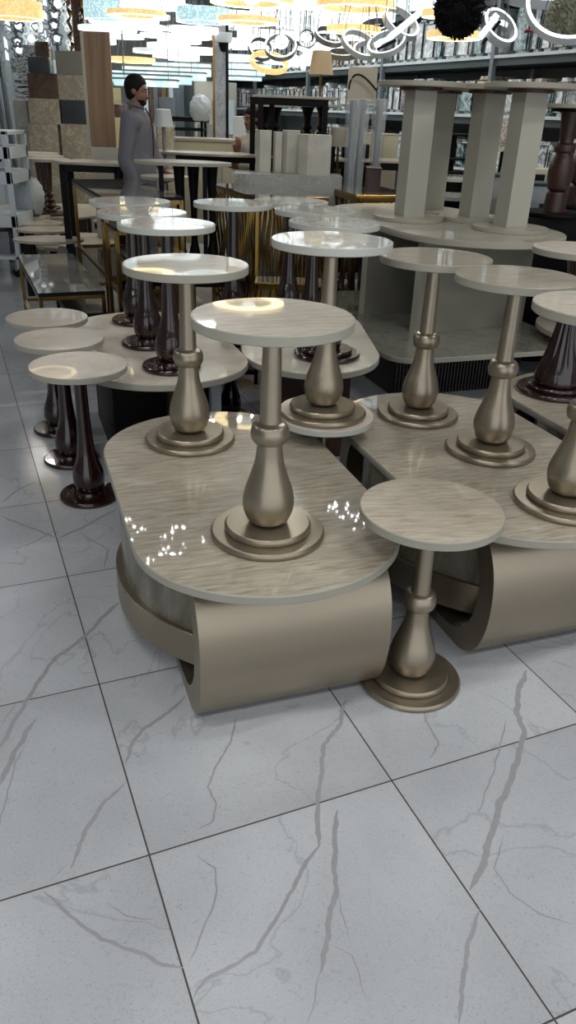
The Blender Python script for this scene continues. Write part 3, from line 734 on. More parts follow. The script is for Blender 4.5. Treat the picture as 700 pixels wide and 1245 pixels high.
# ------------------------------------------------------------------ centre background tables
GB = 'tables in the middle of the shop'
def disp_round(px, py, Y, rt, H, label, mat, top=('white_marble', 'white_edge'), under=True):
    p = yd(px, py, Y)
    return p
# long pale tops with dark balusters
p = yd(222, 196, 5.9)
t1 = thing('long_pale_table', 'long pale-topped table on black balusters, its pointed end by the standing person', 'table', (p.x, p.y, .40), .05, GB)
hz = p.z - .40
link('table_top', slab(leaf_out(.36, .20, 14), hz-.022, hz), ['ivory', 'cream_edge'], t1)
for x in (-.14, .16):
    link('leg', bbox(x-.015, x+.015, -.13, -.10, .03, hz-.022, 0), 'black', t1)
for x in (-.03, .07, .2):
    prof = spl([(.05,.03),(.045,.08),(.022,.2),(.04,.28),(.022,.34),(.04,hz-.06),(.05,hz-.022)], 5)
    link('baluster', lathe(prof, 20, cx=x, cy=.03), 'black', t1)
link('base_frame', bbox(-.2, .26, -.14, .1, 0, .03, .004), 'black', t1)
u1 = frame_table((p.x, p.y, 0), .05, .45, .35, .398, 'dark low table carrying the long pale-topped table', 'coffee table', GB, 'black', ('brown_wood', 'brown_wood'), w=.05)
p = yd(205, 200, 5.75)
dup(S1, (yd(195, 235, 6.5).x+.04, 6.5, .40), 0, 'champagne pedestal table beside the standing person', scale=1.0, topmat=('ivory', 'cream_edge'))
frame_table((yd(195, 235, 6.5).x+.07, 6.5, 0), .0, .155, .20, .398, 'low dark bench under the champagne table beside the standing person', 'bench', GB, 'black', ('brown_wood', 'brown_wood'), w=.04)
# second row table
p = yd(268, 186, 7.4)
frame_table((p.x, p.y, 0), .05, .50, .24, p.z, 'pale-topped desk with a black frame in front of the second person', 'table', GB, 'black', ('ivory', 'cream_edge'), w=.05, outline=leaf_out(.55, .24, 12), inset=.12)
p = yd(210, 183, 8.6)
frame_table((p.x, p.y, 0), .05, .55, .22, p.z, 'white-topped table behind the long pale one', 'table', GB, 'panel_light', ('white_marble', 'white_edge'), w=.05, inset=.05)
dup(S1, (yd(150, 190, 8.2).x, 8.2, yd(150, 190, 8.2).z-SH), 0, 'champagne pedestal table behind the standing person', topmat=('ivory', 'cream_edge'))
z_ = yd(150, 190, 8.2).z-SH
frame_table((yd(150, 190, 8.2).x, 8.2, 0), .0, .30, .22, z_-.002, 'low pale table under the champagne table behind the standing person', 'coffee table', GB, 'panel_light', ('ivory', 'cream_edge'), w=.05)
# cream counter
a = yd(209, 167, 9.8); c_ = yd(283, 168, 9.8)
ct = thing('counter', 'cream counter desk in front of the pillar', 'counter', ((a.x+c_.x)/2, 9.8, 0), .0)
w = (c_.x-a.x)/2
link('counter_body', bbox(-w, w, 0, .5, 0, a.z-.03, .004), 'sign_cream', ct)
link('counter_top', bbox(-w-.02, w+.02, -.02, .52, a.z-.03, a.z, .004), 'cream_edge', ct)
link('groove_panel', bbox(-w+.03, w-.03, -.008, 0, .1, a.z-.12, .002), 'panel_light', ct)
# black metal frame stand behind the man
p = yd(225, 142, 10.6)
frame_table((p.x, p.y, 0), .0, .24, .2, p.z, 'tall black metal stand left of the pillar', 'stand', None, 'black_metal', ('black', 'black'), w=.03, rails=(p.z-.15,))
# pale marble plinth with cream boxes and desk frames
PZ = yd(360, 213, 6.65).z
PX0 = yd(284, 214, 6.65).x; PX1 = yd(416, 214, 6.65).x
a = at(339, 214, PZ); 
mp_ = link('marble_plinth', bbox(PX0, PX1, -.02, .34, 0, PZ, .004), 'pale_box'); mp_.location = (0, 6.65, 0); mp_.rotation_euler = (0, 0, .0)
tag(mp_, 'pale grey marble plinth carrying cream boxes', 'plinth')
for k, (x0, x1, yt, yb, Y, dp, l) in enumerate(((362, 401, 163, 211, 6.70, .18, 'largest cream box at the right of the marble plinth'), (342, 363, 158, 208, 6.84, .13, 'cream box in the middle of the marble plinth'), (310, 329, 158, 200, 6.84, .13, 'cream box on the left of the marble plinth'), (331, 342, 160, 206, 6.86, .10, 'narrow cream box between two wider ones on the plinth'))):
    a = yd(x0, yb, Y); w = (yd(x1, yb, Y).x - a.x); zt = yd(x0, yt, Y).z
    bm = bmesh.new(); f = .28*w
    o = link('cream_display_box', slab([(-w/2, dp*.3), (-w/2+f, 0), (w/2, 0), (w/2, dp), (-w/2, dp)], 0, zt-PZ, .002), ['panel_light', 'ivory'], smooth=20)
    o.location = (a.x+w/2, Y, PZ); tag(o, l, 'box', 'cream boxes on the marble plinth')
# black framed desk above
a = yd(304, 121, 7.1); c_ = yd(416, 118, 7.1)
hx = (c_.x-a.x)/2*.94; 
dk = thing('black_framed_desk', 'pale thin-topped desk on a black frame standing high behind the cream boxes', 'desk', ((a.x+c_.x)/2-.03, 7.36, 0), 0)
dz = a.z + .02
link('desk_top', slab([(-hx*.8,-.22),(hx*1.05,-.22),(hx*1.05,.25),(-hx*1.02,.25)], dz, dz+.02), ['ivory', 'cream_edge'], dk)
for x, y in ((-hx*.98, .12), (-hx*.74, -.20), (-hx*.5, .0), (hx*.78, -.18), (hx*.8, .2)):
    link('leg', bbox(x-.022, x+.022, y-.022, y+.022, 0, dz, 0), 'black', dk)
link('apron', bbox(-hx*.98, hx*.8, -.20, -.18, dz-.05, dz, 0), 'black', dk)
link('back_apron', bbox(-hx*.98, hx*.8, .20, .22, dz-.05, dz, 0), 'black', dk)
# dark turned-leg tables behind the desk
for k, (px, Y) in enumerate(((322, 8.55), (335, 8.75), (373, 8.0), (391, 7.9), (433, 8.3))):
    q = yd(px, 160, Y); zt = yd(px, 127, Y).z
    t = thing('black_baluster_table', 'black baluster table behind the framed desk, %s' % ('first from the pillar', 'second from the pillar', 'third from the pillar', 'fourth from the pillar', 'by the wrapped posts')[k], 'side table', (q.x, Y, .0), 0, 'black baluster tables')
    hz = zt - q.z + .12; z0 = q.z - .12
    link('table_top', slab(circ(.17 if k not in (0, 2) else .19, 32), z0+hz-.02, z0+hz), ['ivory', 'cream_edge'], t)
    link('baluster', lathe([(r, z0+zz*hz/.5) for r, zz in spl([(.05,.02),(.05,.08),(.028,.11),(.055,.15),(.028,.19),(.05,.22),(.03,.27),(.035,.36),(.06,.46),(.07,.48)], 4)], 20), 'black', t)
    link('base_case', bbox(-.13, .13, -.13, .13, 0, z0+.02*hz/.5, .004), 'black', t)
# lamps with shades
def lamp(px, ytop, ybot, wpx, Y, mat, label, zs=None, name='table_lamp', stand='gold_dark', taper=.72, foot=None):
    a = yd(px, ytop, Y); b_ = yd(px, ybot, Y); r = wpx/2/F_PX*Y*1.05
    t = thing(name, label, 'lamp', (b_.x, Y, foot if foot is not None else 0), 0)
    o = t.location.z
    link('lamp_shade', lathe([(r*.96, b_.z-o), (r, b_.z-o), (r*taper, a.z-o), (r*taper*.95, a.z-o)][0:4], 28), mat, t)
    link('stem', tube([(0,0,0.0),(0,0,b_.z-o+.01)], .012, 8), stand, t)
    link('lamp_base', lathe([(0,0),(.09,0),(.09,.02),(.02,.05),(0,.05)], 20), stand, t)
    return t
lamp(390, 62, 91, 25, 8.6, 'shade', 'table lamp with a conical beige shade and gold stem, standing tall near the pillar')
lamp(411, 155, 178, 20, 7.6, 'shade_white', 'lamp with a cream shade standing behind the marble plinth', taper=.85)
lamp(610, 143, 184, 22, 7.2, 'shade_pattern', 'lamp with a patterned conical shade between two square columns', taper=.6, stand='black')
# big square grey box shade with black arm
a = yd(422, 124, 8.0); w = yd(455, 124, 8.0).x - a.x; zt = yd(430, 82, 8.0).z
t = thing('wrapped_floor_lamp', 'floor lamp with a large square greige shade and a black gooseneck', 'lamp', (a.x+w/2, 8.0, 0))
link('lamp_shade', slab([(-w/2,-w/2),(w/2,-w/2),(w/2,w/2),(-w/2,w/2)], a.z, zt, .006), ['cream_edge', 'cream_edge'], t, 0)
link('stem', tube([(0,0,0),(0,0,a.z)], .02), 'grey_metal', t)
link('gooseneck', tube([(-w*.3-.25*math.sin(q/10*PI*.5)+.2, -w/2-.03, zt-.18+.12*math.sin(q/10*PI)) for q in range(11)], .008), 'black', t)
link('foot', lathe([(0,0),(.15,0),(.15,.02),(0,.02)], 28), 'grey_metal', t)
for k, (px, Y) in enumerate(((430, 7.3), (441, 7.4), (462, 7.5))):
    a = yd(px, 125, Y); 
    t = thing('wrapped_table_post', 'upturned table post wrapped in clear plastic, %s of three' % ('left', 'middle', 'right')[k], 'post', (a.x, Y, 0), 0, 'plastic wrapped posts')
    link('post', lathe([(.05,0),(.05,.03),(.02,.06),(.022,.9),(.03,a.z+.02),(.0,a.z+.02)], 16), 'grey_metal', t)
    link('wrap', lathe([(.035,.7),(.045,.9),(.05,1.1),(.07,a.z),(.075,a.z+.03)], 14), 'plastic', t)
    t['label'] = 'post wrapped in clear plastic behind the framed table, ' + ('nearest the lampshade', 'the middle one', 'nearest the square column')[k]
# tables and cabinets between plinth and columns
p = yd(445, 193, 8.1)
frame_table((p.x, p.y, 0), .08, .46, .26, p.z, 'pale-topped table with thick black legs left of the square columns', 'table', GB, 'black', ('ivory', 'cream_edge'), w=.06)
for k, (x0, x1, y0, y1, Y, mat, l) in enumerate(((437, 455, 163, 193, 8.6, 'sign_cream', 'cream cabinet behind the pale-topped table'), (464, 482, 164, 195, 8.6, 'sign_cream', 'second cream cabinet just left of the first square column'), (446, 462, 206, 227, 6.4, 'brown_wood', 'dark brown wooden box low beside the first square column'))):
    a = yd(x0, y1, Y); w = yd(x1, y1, Y).x-a.x; zt = yd(x0, y0, Y).z
    t = thing('cabinet', l, 'cabinet', (a.x+w/2, Y, 0)); link('cabinet_body', bbox(-w/2, w/2, 0, .25, 0, zt, .004), mat, t)
    link('cabinet_top', bbox(-w/2-.006, w/2+.006, -.006, .256, zt, zt+.012, .002), mat, t)
# tiered black stand seen between columns
p = yd(548, 200, 7.0)
t = thing('tiered_stand', 'black tiered stand of round shelves between the second and third square columns', 'stand', (p.x, 7.0, 0))
for z in (yd(548, 163, 7).z, yd(548, 192, 7).z, yd(548, 208, 7).z):
    link('round_shelf', lathe(disc_base(.17, z-.012, .018), 32), 'black', t)
link('post', tube([(0,0,0),(0,0,yd(548, 163, 7).z)], .025, 12), 'black', t); link('base_disc', lathe(disc_base(.2, 0, .03), 32), 'black', t)
for k, (px, py, Y, r, l) in enumerate(((548, 214, 6.6, .2, 'white-topped dark drum table low between the square columns'), (548, 236, 6.25, .22, 'grey-topped dark table at the foot of the tiered stand'))):
    p = yd(px, py, Y); t = thing('drum_table', l, 'side table', (p.x, Y, 0), 0)
    link('table_top', slab(circ(r, 40), p.z-.03, p.z), ['white_marble', 'white_edge'], t); link('drum', lathe([(0,0),(r*.6,0),(r*.45,p.z*.5),(r*.6,p.z-.03),(0,p.z-.03)], 28), 'black', t)
# white goods and boxes right
for k, (x0, x1, y0, y1, Y, mat, l) in enumerate(((641, 676, 205, 226, 7.0, 'sign_cream', 'off-white microwave oven seen past the last square column'), (640, 668, 226, 252, 6.3, 'white_metal', 'light grey box below the microwave oven'), (590, 618, 215, 252, 6.6, 'pale_box', 'grey box seen between the third and fourth columns'))):
    a = yd(x0, y1, Y); w = yd(x1, y1, Y).x-a.x; zt = yd(x0, y0, Y).z
    t = thing('appliance_box' if k else 'microwave_oven', l, 'box' if k else 'microwave', (a.x+w/2, Y, 0))
    z0 = a.z if k == 0 else 0
    link('body', bbox(-w/2, w/2, 0, .3, z0, zt, .006), mat, t)
    if k == 0:
        link('door_window', bbox(-w*.42, w*.05, -.006, 0, z0+.04, zt-.04, .002), 'black', t); link('control_panel', bbox(w*.12, w*.42, -.005, 0, z0+.03, zt-.03, .001), 'grey_metal', t)
        link('stand', bbox(-w/2, w/2, .01, .3, 0, z0, .0), 'shelf_dark', t)
    else: link('lid', bbox(-w/2-.004, w/2+.004, -.004, .304, zt, zt+.02, .003), 'shelf_dark', t)
# dark brown drum table at right + tall dark turned pedestals
t = thing('drum_table', 'dark brown drum pedestal table with grey top behind the fluted one', 'table', (1.86, 4.50, 0))
link('table_top', slab(circ(.36, 56), .80, .83), ['ivory', 'cream_edge'], t); link('drum', lathe([(0,.40),(.30,.40),(.30,.43),(.25,.46),(.25,.80),(0,.80)], 48), 'brown_wood', t)
link('floor_slab', slab(circ(.45, 56), .37, .40), ['ivory', 'cream_edge'], t); link('dark_base', bbox(-.25, .25, -.25, .25, 0, .37, .004), 'black', t)
for k, (px, py, Y, l) in enumerate(((672, 262, 5.3, 'tall dark brown turned pedestal table nearest the square columns'), (699, 252, 5.9, 'tall dark brown turned pedestal table at the right picture edge'))):
    p = yd(px, py, Y); zt = yd(688, 127, Y).z; Z = p.z
    t = thing('turned_table', l, 'pedestal table', (p.x, Y, 0), 0, 'tall dark turned tables'); h = zt-Z
    link('table_top', slab(circ(.26, 48), zt-.022, zt), ['ivory', 'cream_edge'], t); link('fixing_plate', slab(circ(.12, 32), zt-.04, zt-.022), ['black', 'black'], t)
    pr = spl([(.07,.02),(.066,.12),(.062,.17),(.045,.18),(.066,.20),(.078,.32),(.066,.40),(.050,.44),(.063,.455),(.063,.50),(.045,.52),(.05,.60),(.06,.72)], 4)
    link('turned_post', lathe([(r*1.0, Z+zz*(h-.04)/.72) for r, zz in pr], 28), 'brown_wood', t)
    link('base_disc', lathe(disc_base(.21, Z, .025), 48), 'black', t); link('support_case', bbox(-.2, .2, -.15, .2, 0, Z-.001, .003), 'black', t)
p = yd(690, 275, 5.0)

# things farther back, left of the pillar
for k, (x0, x1, y0, y1, Y, mat, l, nm) in enumerate(((113, 150, 142, 178, 10.6, 'wall_lit', 'cream lit counter behind the oak board', 'counter'), (134, 151, 126, 141.5, 10.7, 'brownstone', 'brown wrapped parcel standing on the cream lit counter', 'parcel'),
      (194, 209, 118, 150, 11.0, 'grey_metal', 'grey cabinet behind the tilted white shade', 'cabinet'), (212, 221, 98, 150, 12.2, 'grey_metal', 'tall slim grey cabinet left of the pillar', 'cabinet'), (192, 208, 150, 176, 9.4, 'beigestone', 'beige stone block beside the cream counter desk', 'stone_block'),
      (224, 232, 104, 150, 12.6, 'shelf_dark', 'tall slim dark cabinet left of the pillar', 'cabinet'), (283, 297, 141, 182, 10.2, 'white_paint', 'white covered chair just right of the pillar', 'covered_chair'), (160, 186, 150, 176, 11.6, 'panel_light', 'pale chest behind the standing person', 'chest'),
      (240, 256, 150, 166, 11.2, 'pale_box', 'grey marble chest behind the cream counter desk', 'chest'))):
    a = yd(x0, y1, Y); w = yd(x1, y1, Y).x-a.x; zt = yd(x0, y0, Y).z
    z0 = yd(120, 142, 10.6).z+.002 if nm == 'parcel' else 0
    t = thing(nm, l, nm.replace('_', ' '), (a.x+w/2, Y, z0))
    link('body', bbox(-w/2, w/2, 0, .3 if nm != 'parcel' else .2, 0, zt-z0, .02 if nm in ('parcel', 'covered_chair') else .004), mat, t)
    if nm in ('cabinet', 'chest'):
        link('door', bbox(-w*.42, w*.42, -.012, 0, .08, zt-.06, .003), mat, t); link('handle', bbox(w*.3, w*.34, -.03, -.012, zt*.5, zt*.5+.12, 0), 'gold_dark', t)
# ------------------------------------------------------------------ pillar
a = yd(258, 160, 11.5); c_ = yd(276, 160, 11.5)
w = (c_.x-a.x)/2
bm = bmesh.new(); box(bm, -w*.72, w*.72, -w*.72, w*.72, 0, CH)
P_ = struct('pillar', bm, 'pillar'); P_.location = ((a.x+c_.x)/2, 11.7, 0)
o = link('gold_leaf_trim', bbox(-w, -w*.73, -w*.8, w*.5, 0, CH-.01, 0), 'gold_dark', smooth=0); o.location = P_.location; tag(o, 'gold patterned trim strip down the side of the marble pillar', 'trim')
o = link('dark_trim', bbox(w*.73, w, -w*.8, w*.5, 0, CH-.01, 0), 'black', smooth=0); o.location = P_.location; tag(o, 'dark trim strip down the right side of the marble pillar', 'trim')
p = yd(272, 50, 11.45)
t = thing('security_camera', 'white dome security camera on the pillar', 'camera', (p.x, 11.42, p.z))
link('housing', lathe([(0,.09),(.11,.09),(.11,.03),(.09,-.02),(0,-.02)], 24), 'white_paint', t); link('lens_dome', lathe([(0,-.13),(.04,-.11),(.06,-.06),(.065,-.02),(0,-.02)], 20), 'black', t)
link('bracket', bbox(-.02, .02, 0, .14, .03, .07, 0), 'white_paint', t)
o = crumple('hanging_bag', (yd(244, 148, 10.3).x, 10.3, yd(244, 148, 10.3).z), .13, 'bag', 'white cloth bag hanging left of the pillar', 'bag', 5, (1,.8,1.2))
tag(o, 'white cloth bag hanging left of the pillar', 'bag')

# ------------------------------------------------------------------ shelving with bedding along the right wall
SHZ = (.36, .93, 1.50, 2.07, 2.64, 3.21)
JF = 5.72
def rbox(bm, j0, j1, i0, i1, z0, z1): box(bm, j0, j1, i0, i1, z0, z1)
for u in range(5):
    i0 = 5.6 + 2.5*u
    t = thing('shelving_unit', 'long warehouse rack of bedding along the wall, ' + ('bay nearest the camera', 'second bay', 'third bay', 'fourth bay', 'farthest bay by the back wall')[u], 'shelving', room(JF, i0), YAW, 'bedding racks')
    for jj in (.02, .58):
        for ii in (.03,):
            link('upright', bbox(jj-.025, jj+.025, ii-.03, ii+.03, 0, 3.6, 0), 'grey_metal', t)
    for z in SHZ:
        sh = link('shelf', bbox(0, .6, .002, 2.496, z-.03, z, 0), 'shelf_white', t)
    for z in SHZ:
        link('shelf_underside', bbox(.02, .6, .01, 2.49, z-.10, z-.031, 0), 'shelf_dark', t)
def pack(w, h, d, mat):
    bm = bmesh.new(); box(bm, 0, d, 0, w, 0, h)
    bmesh.ops.bevel(bm, geom=bm.edges[:], offset=.035, segments=3, affect='EDGES')
    return bm
protos = {}
rp_ = random.Random(11)
CN = ('white', 'grey', 'beige', 'mauve', 'teal')
RN = {.93: 'low shelf', 1.50: 'shelf at chest height', 2.07: 'shelf above head height', 2.64: 'top row'}
for z in (.93, 1.50, 2.07, 2.64):
    i = 5.75
    while i < (13 if z < 1 else 17.9):
        w = rp_.choice((.16, .19, .22, .28) if z > 1.6 else (.17, .2, .24, .3)); 
        if (i-5.6) % 2.5 + w > 2.44: i += .1; continue
        h = rp_.choice((.42, .45, .47)) if z > 1.6 else rp_.choice((.30, .34, .38)); ci = rp_.choice((0,0,0,1,1,2,3,4) if z < 2 else (0,0,1,1,2,4))
        key = (w, h, ci)
        lab = 'clear-wrapped %s bedding pack on the %s of the long rack' % (CN[ci], RN[z]); grp = '%s bedding packs on the %s' % (CN[ci], RN[z])
        if key not in protos:
            o = link('bedding_pack', pack(w-.02, h, .42, ci), PACKS[ci]); 
            e = bmesh.new(); tube([(-.004, w/2-.01-(w/2-.02), .03), (-.004, .0, h-.04), (-.004, w-.02, h-.04), (-.004, w-.02, .03)], .006, 5, bm=e)
            eo = link('piping', e, 'black', o)
            protos[key] = o
        else:
            p0 = protos[key]; o = p0.copy(); COL.objects.link(o)
            for ch in list(p0.children):
                c = ch.copy(); COL.objects.link(c); c.parent = o
        o.location = room(JF+.03+rp_.uniform(0, .03), i, z+.001); o.rotation_euler = (0, 0, YAW)
        tag(o, lab, 'bedding', grp)
        i += w + rp_.uniform(.0, .015)

# back wall displays
for k, (j0, j1, z0, z1, mat, l) in enumerate(((2.45, 3.4, .0, 1.75, 'wall_lit', 'cream lit display wall low at the back of the shop'), (3.95, 4.3, 0, 2.3, 'grey_metal', 'grey display board standing at the back of the shop'), (3.5, 3.85, 0, 2.1, 'shelf_dark', 'dark display board near the back wall'), (1.0, 2.3, 0, 2.2, 'white_metal', 'wide pale display board at the back, beside the cream lit one'), (4.5, 5.3, 0, 1.9, 'panel_light', 'ivory display board near the back wall'))):
    t = thing('display_board', l, 'display board', room(j0, 16.6-.3*k), YAW)
    w = j1-j0; link('board', bbox(0, w, 0, .08, z0, z1, .003), mat, t); link('foot', bbox(.05, w-.05, -.15, .23, 0, .03, 0), 'grey_metal', t)
    for q in range(3): link('framed_sample', bbox(.08+q*w/3.2, .08+q*w/3.2+w*.22, -.03, 0, z1*.55, z1*.85, .002), ('shelf_white', 'brownstone', 'gold_dark')[(q+k) % 3], t)

# ------------------------------------------------------------------ lamps
def ring_lamp(px, py, Y, wpx, mat, label, cat='chandelier', group=None, h=.07, th=.07, tilt=0, az=0, asp=1, disc=False, seg=48, side='white_paint'):
    if tilt and not disc: th, h = .022, max(h, .05)
    p = yd(px, py, Y); R = wpx/2/F_PX*(Y*1.12)
    t = thing('ring_chandelier', label, cat, p, 0, group)
    bm = bmesh.new(); MT = Matrix.Rotation(az, 4, 'Z') @ Matrix.Rotation(tilt, 4, 'X') @ Matrix.Diagonal((1, asp, 1, 1))
    if disc: prof = [(0, -h/2), (R-.01, -h/2), (R, 0), (R-.01, h/2), (0, h/2)]; lathe(prof, seg, bm)
    else:
        rr = []
        for r_, z in ((R-th, -h/2), (R, -h/2), (R, h/2), (R-th, h/2)): rr.append([bm.verts.new((r_*math.cos(2*PI*k/seg), r_*math.sin(2*PI*k/seg), z)) for k in range(seg)])
        for a, c in ((0,1),(1,2),(2,3),(3,0)):
            for k in range(seg):
                f = bm.faces.new((rr[a][k], rr[a][(k+1)%seg], rr[c][(k+1)%seg], rr[c][k]))
                if tilt and (a, c) in ((1,2),(3,0)): f.material_index = 1
                if not tilt and (a, c) == (0,1): f.material_index = 1
    for v in bm.verts: v.co = MT @ v.co
    bmesh.ops.recalc_face_normals(bm, faces=bm.faces[:])
    link('light_ring', bm, mat if disc else [mat, side if tilt else ('em_warm_under' if mat == 'em_warm' else 'em_under')], t, 30)
    top = CH - p.z
    for k in range(3):
        a = 2*PI*k/3+az; q = MT @ Vector(((R-.02)*math.cos(a), (R-.02)*math.sin(a), 0))
        link('suspension_wire', tube([q, (0, 0, min(top, .9))], .003, 4), 'wire', t)
    link('cord', tube([(0,0,min(top,.9)), (0,0,top-.03)], .004, 5), 'wire', t)
    link('ceiling_canopy', lathe([(0,-.05),(.07,-.05),(.08,0),(0,0)], 20), 'wire', t).location = (0, 0, top-.001)
    return t
L = [(15, 12, 7.4, 54, 'em_warm', 'yellow crystal drum ring chandelier at the top left corner', .12, .05, 0, 0, 0),
 (126, 13, 9.6, 36, 'em_icy', 'icy crystal drum chandelier left of the amber ring', .16, .05, 0, 0, 0),
 (166, 17, 8.6, 54, 'em_warm', 'amber crystal ring chandelier above the oak board', .04, .11, 0, 0, 0),
 (185, 4, 9.0, 60, 'em_white', 'large white ring chandelier above the amber one', 0.072, .10, 0, 0, 0),
 (151, 26, 10.5, 64, 'em_cool', 'wide white ring chandelier just behind the amber one', 0.048, .10, 0, 0, 0),
 (131, 35, 11.0, 54, 'em_cool', 'white ring chandelier directly over the oak board', 0.042, .05, 0, 0, 0),
 (247, 19, 8.4, 50, 'em_icy', 'icy crystal drum chandelier in front of the marble pillar', .11, .05, 0, 0, 0),
 (211, 36, 10.6, 16, 'em_cool', 'small white ring lamp among the stepped white rings', 0.030, .04, 0, 0, 0),
 (243, 37, 11.2, 34, 'em_white', 'highest of the stepped white disc lamps left of the pillar', 0.060, .08, 0, 0, 0),
 (233, 44, 11.6, 37, 'em_white', 'second of the stepped white disc lamps left of the pillar', 0.060, .08, 0, 0, 0),
 (218, 49, 12.2, 41, 'em_white', 'third of the stepped white disc lamps left of the pillar', 0.060, .08, 0, 0, 0),
 (205, 56, 12.8, 40, 'em_cool', 'fourth of the stepped white disc lamps left of the pillar', 0.060, .08, 0, 0, 0),
 (240, 62, 12.6, 36, 'em_cool', 'white ring lamp low beside the pillar, left of it', 0.072, .08, 0, 0, 0),
 (214, 67, 13.2, 44, 'em_cyan', 'pale cyan ring lamp below the stepped discs', 0.072, .08, 0, 0, 0),
 (160, 73, 13.0, 44, 'em_warm', 'faint warm oval ring lamp above the head of the standing person', .06, .05, 0, 0, 0),
 (185, 62, 12.8, 36, 'em_dim', 'dim frosted ring lamp above the warm oval one', .05, .05, 0, 0, 0),
 (306, 1, 7.37, 76, 'em_warm', 'large amber crystal ring chandelier cut by the top edge', .04, .11, 0, 0, 0),
 (301, 25, 8.3, 57, 'em_warm', 'amber crystal ring chandelier right of the pillar', .04, .11, 0, 0, 0),
 (341, 12, 10.0, 57, 'em_cool', 'white beaded ring chandelier between the amber rings', 0.060, .08, 0, 0, 0),
 (376, 3, 9.0, 58, 'em_cool', 'white beaded ring chandelier at the top edge in the middle', 0.072, .06, 0, 0, 0),
 (378, 29, 10.0, 50, 'em_cool', 'white beaded ring chandelier right of the amber ring', 0.072, .06, 0, 0, 0),
 (330, 43, 11.4, 64, 'em_cool', 'long white ring chandelier below the amber ring', 0.060, .10, 0, 0, 0),
 (300, 54, 12.5, 56, 'em_cool', 'white ring chandelier beside the security camera', 0.060, .08, 0, 0, 0),
 (317, 59, 9.5, 24, 'em_dim', 'tilted grey loop lamp left of the big white disc lamp', .03, .03, .9, .3, 0),
 (341, 57, 9.3, 30, 'em_dim', 'tilted loop lamp holding a bright round disc', .05, .05, .8, 0, 0),
 (373, 46, 9.5, 17, 'em_dim', 'upright round grey ring lamp with bright centre', .04, .03, 1.3, 0, 0),
 (327, 76, 9.2, 36, 'em_warm', 'tilted amber loop lamp low right of the pillar', .04, .04, .5, .3, 0),
 (290, 70, 12.6, 44, 'em_dim', 'thin pale ring lamp low behind the amber loop', .05, .05, 0, 0, 0),
 (433, 7, 8.6, 74, 'em_warm', 'orange crystal drum chandelier near the top centre', .05, .07, 0, 0, 0),
 (430, 20, 10.4, 76, 'em_cool', 'wide white ring chandelier below the orange drum', 0.072, .12, 0, 0, 0),
 (430, 36, 8.8, 50, 'em_warm', 'yellow crystal drum chandelier above the greige square lampshade', .05, .07, 0, 0, 0),
 (455, 33, 9.6, 28, 'em_cool', 'white tilted loop beside the yellow crystal drum', .06, .04, .5, -.4, 0),
 (400, 44, 9.2, 28, 'em_dim', 'olive-white loop lamp left of the yellow crystal drum', .04, .05, .6, .4, 0),
 (437, 54, 8.4, 36, 'em_cool', 'thick white tilted loop left of the crossing bars', .05, .05, .7, .5, 0),
 (446, 60, 8.5, 26, 'em_dim', 'pale yellow-green loop lamp under the thick white one', .05, .05, .6, -.3, 0),
 (470, 53, 8.3, 36, 'em_cool', 'thick white tilted loop right of the crossing bars', .05, .05, .65, -.5, 0),
 (415, 66, 9.2, 26, 'em_dim', 'faint green-white oval ring beside the beige lampshade', .03, .04, .3, 0, 0),
 (487, 28, 8.4, 36, 'em_cool', 'white looping band lamp at the upper right of the centre', .06, .05, .8, .6, 0),
 (500, 5, 8.6, 50, 'em_cyan', 'cyan ring lamp at the top edge left of the black pom-pom', 0.048, .06, 0, 0, 0),
 (551, 43, 7.0, 49, 'em_warm', 'yellow crystal drum chandelier under the black pom-pom', .05, .07, 0, 0, 0),
 (537, 17, 7.6, 36, 'em_warm', 'yellow crystal drum partly hidden by the black pom-pom', .05, .07, 0, 0, 0),
 (606, 34, 6.6, 36, 'em_white', 'white loop lamp crossing a black-backed bar lamp', .06, .05, .9, .5, 0),
 (694, 3, 5.2, 80, 'em_white', 'big tilted white-edged hoop lamp in the top right corner', .05, .05, .95, -.2, 0),
 (660, 2, 6.0, 60, 'em_cool', 'thin white ring lamp behind the big tilted hoop', .03, .04, .2, 0, 0)]
for px, py, Y, w, mat, l, h, th, tl_, az, d in L:
    ring_lamp(px, py, Y, w, mat, l, h=h, th=th, tilt=tl_, az=az, group=None, side='em_warm' if mat == 'em_warm' else ('shade' if 'hoop in' in l else ('grey_metal' if Y > 9 else 'white_metal')))
# round discs inside the loops
for px, py, Y, w, l in ((306, -6, 7.37, 18, 'bright round disc lamp in the middle of the large amber ring chandelier'), (342, 51, 9.35, 13, 'bright round disc lamp inside the tilted loop'), (373, 46, 9.45, 9, 'bright round core lamp in the upright ring')):
    ring_lamp(px, py, Y, w, 'em_white', l, cat='lamp', h=.05, tilt=1.2, disc=True)
# bars
def bar_lamp(a, b_, Y0, Y1, w, label, mat='em_cool', back=None):
    p = yd(a[0], a[1], Y0); q = yd(b_[0], b_[1], Y1)
    t = thing('bar_lamp', label, 'lamp', p, 0); d = q-p
    link('light_bar', bar((0,0,0), d, w, .04), mat, t)
    if back: link('bar_back', bar(Vector((w*.6, .035, -w*.6)), d+Vector((w*.6, .035, -w*.6)), w*.7, .02), back, t)
    link('cord', tube([d*.5, d*.5+Vector((0,0,CH-p.z-d.z*.5-.01))], .004, 5), 'wire', t)
bar_lamp((473, 46), (512, 14), 8.1, 8.0, .07, 'thick white diagonal bar lamp rising to the upper right of the centre')
bar_lamp((455, 55), (478, 44), 8.2, 8.2, .05, 'short white bar lamp joining two thick loops', back='black')
bar_lamp((583, 46), (604, 18), 6.5, 6.5, .055, 'steep white bar lamp with a black back, beside the round loop', back='black')
bar_lamp((578, 14), (618, 30), 6.8, 6.7, .045, 'white bar lamp crossing the steep one near the black pom-pom')
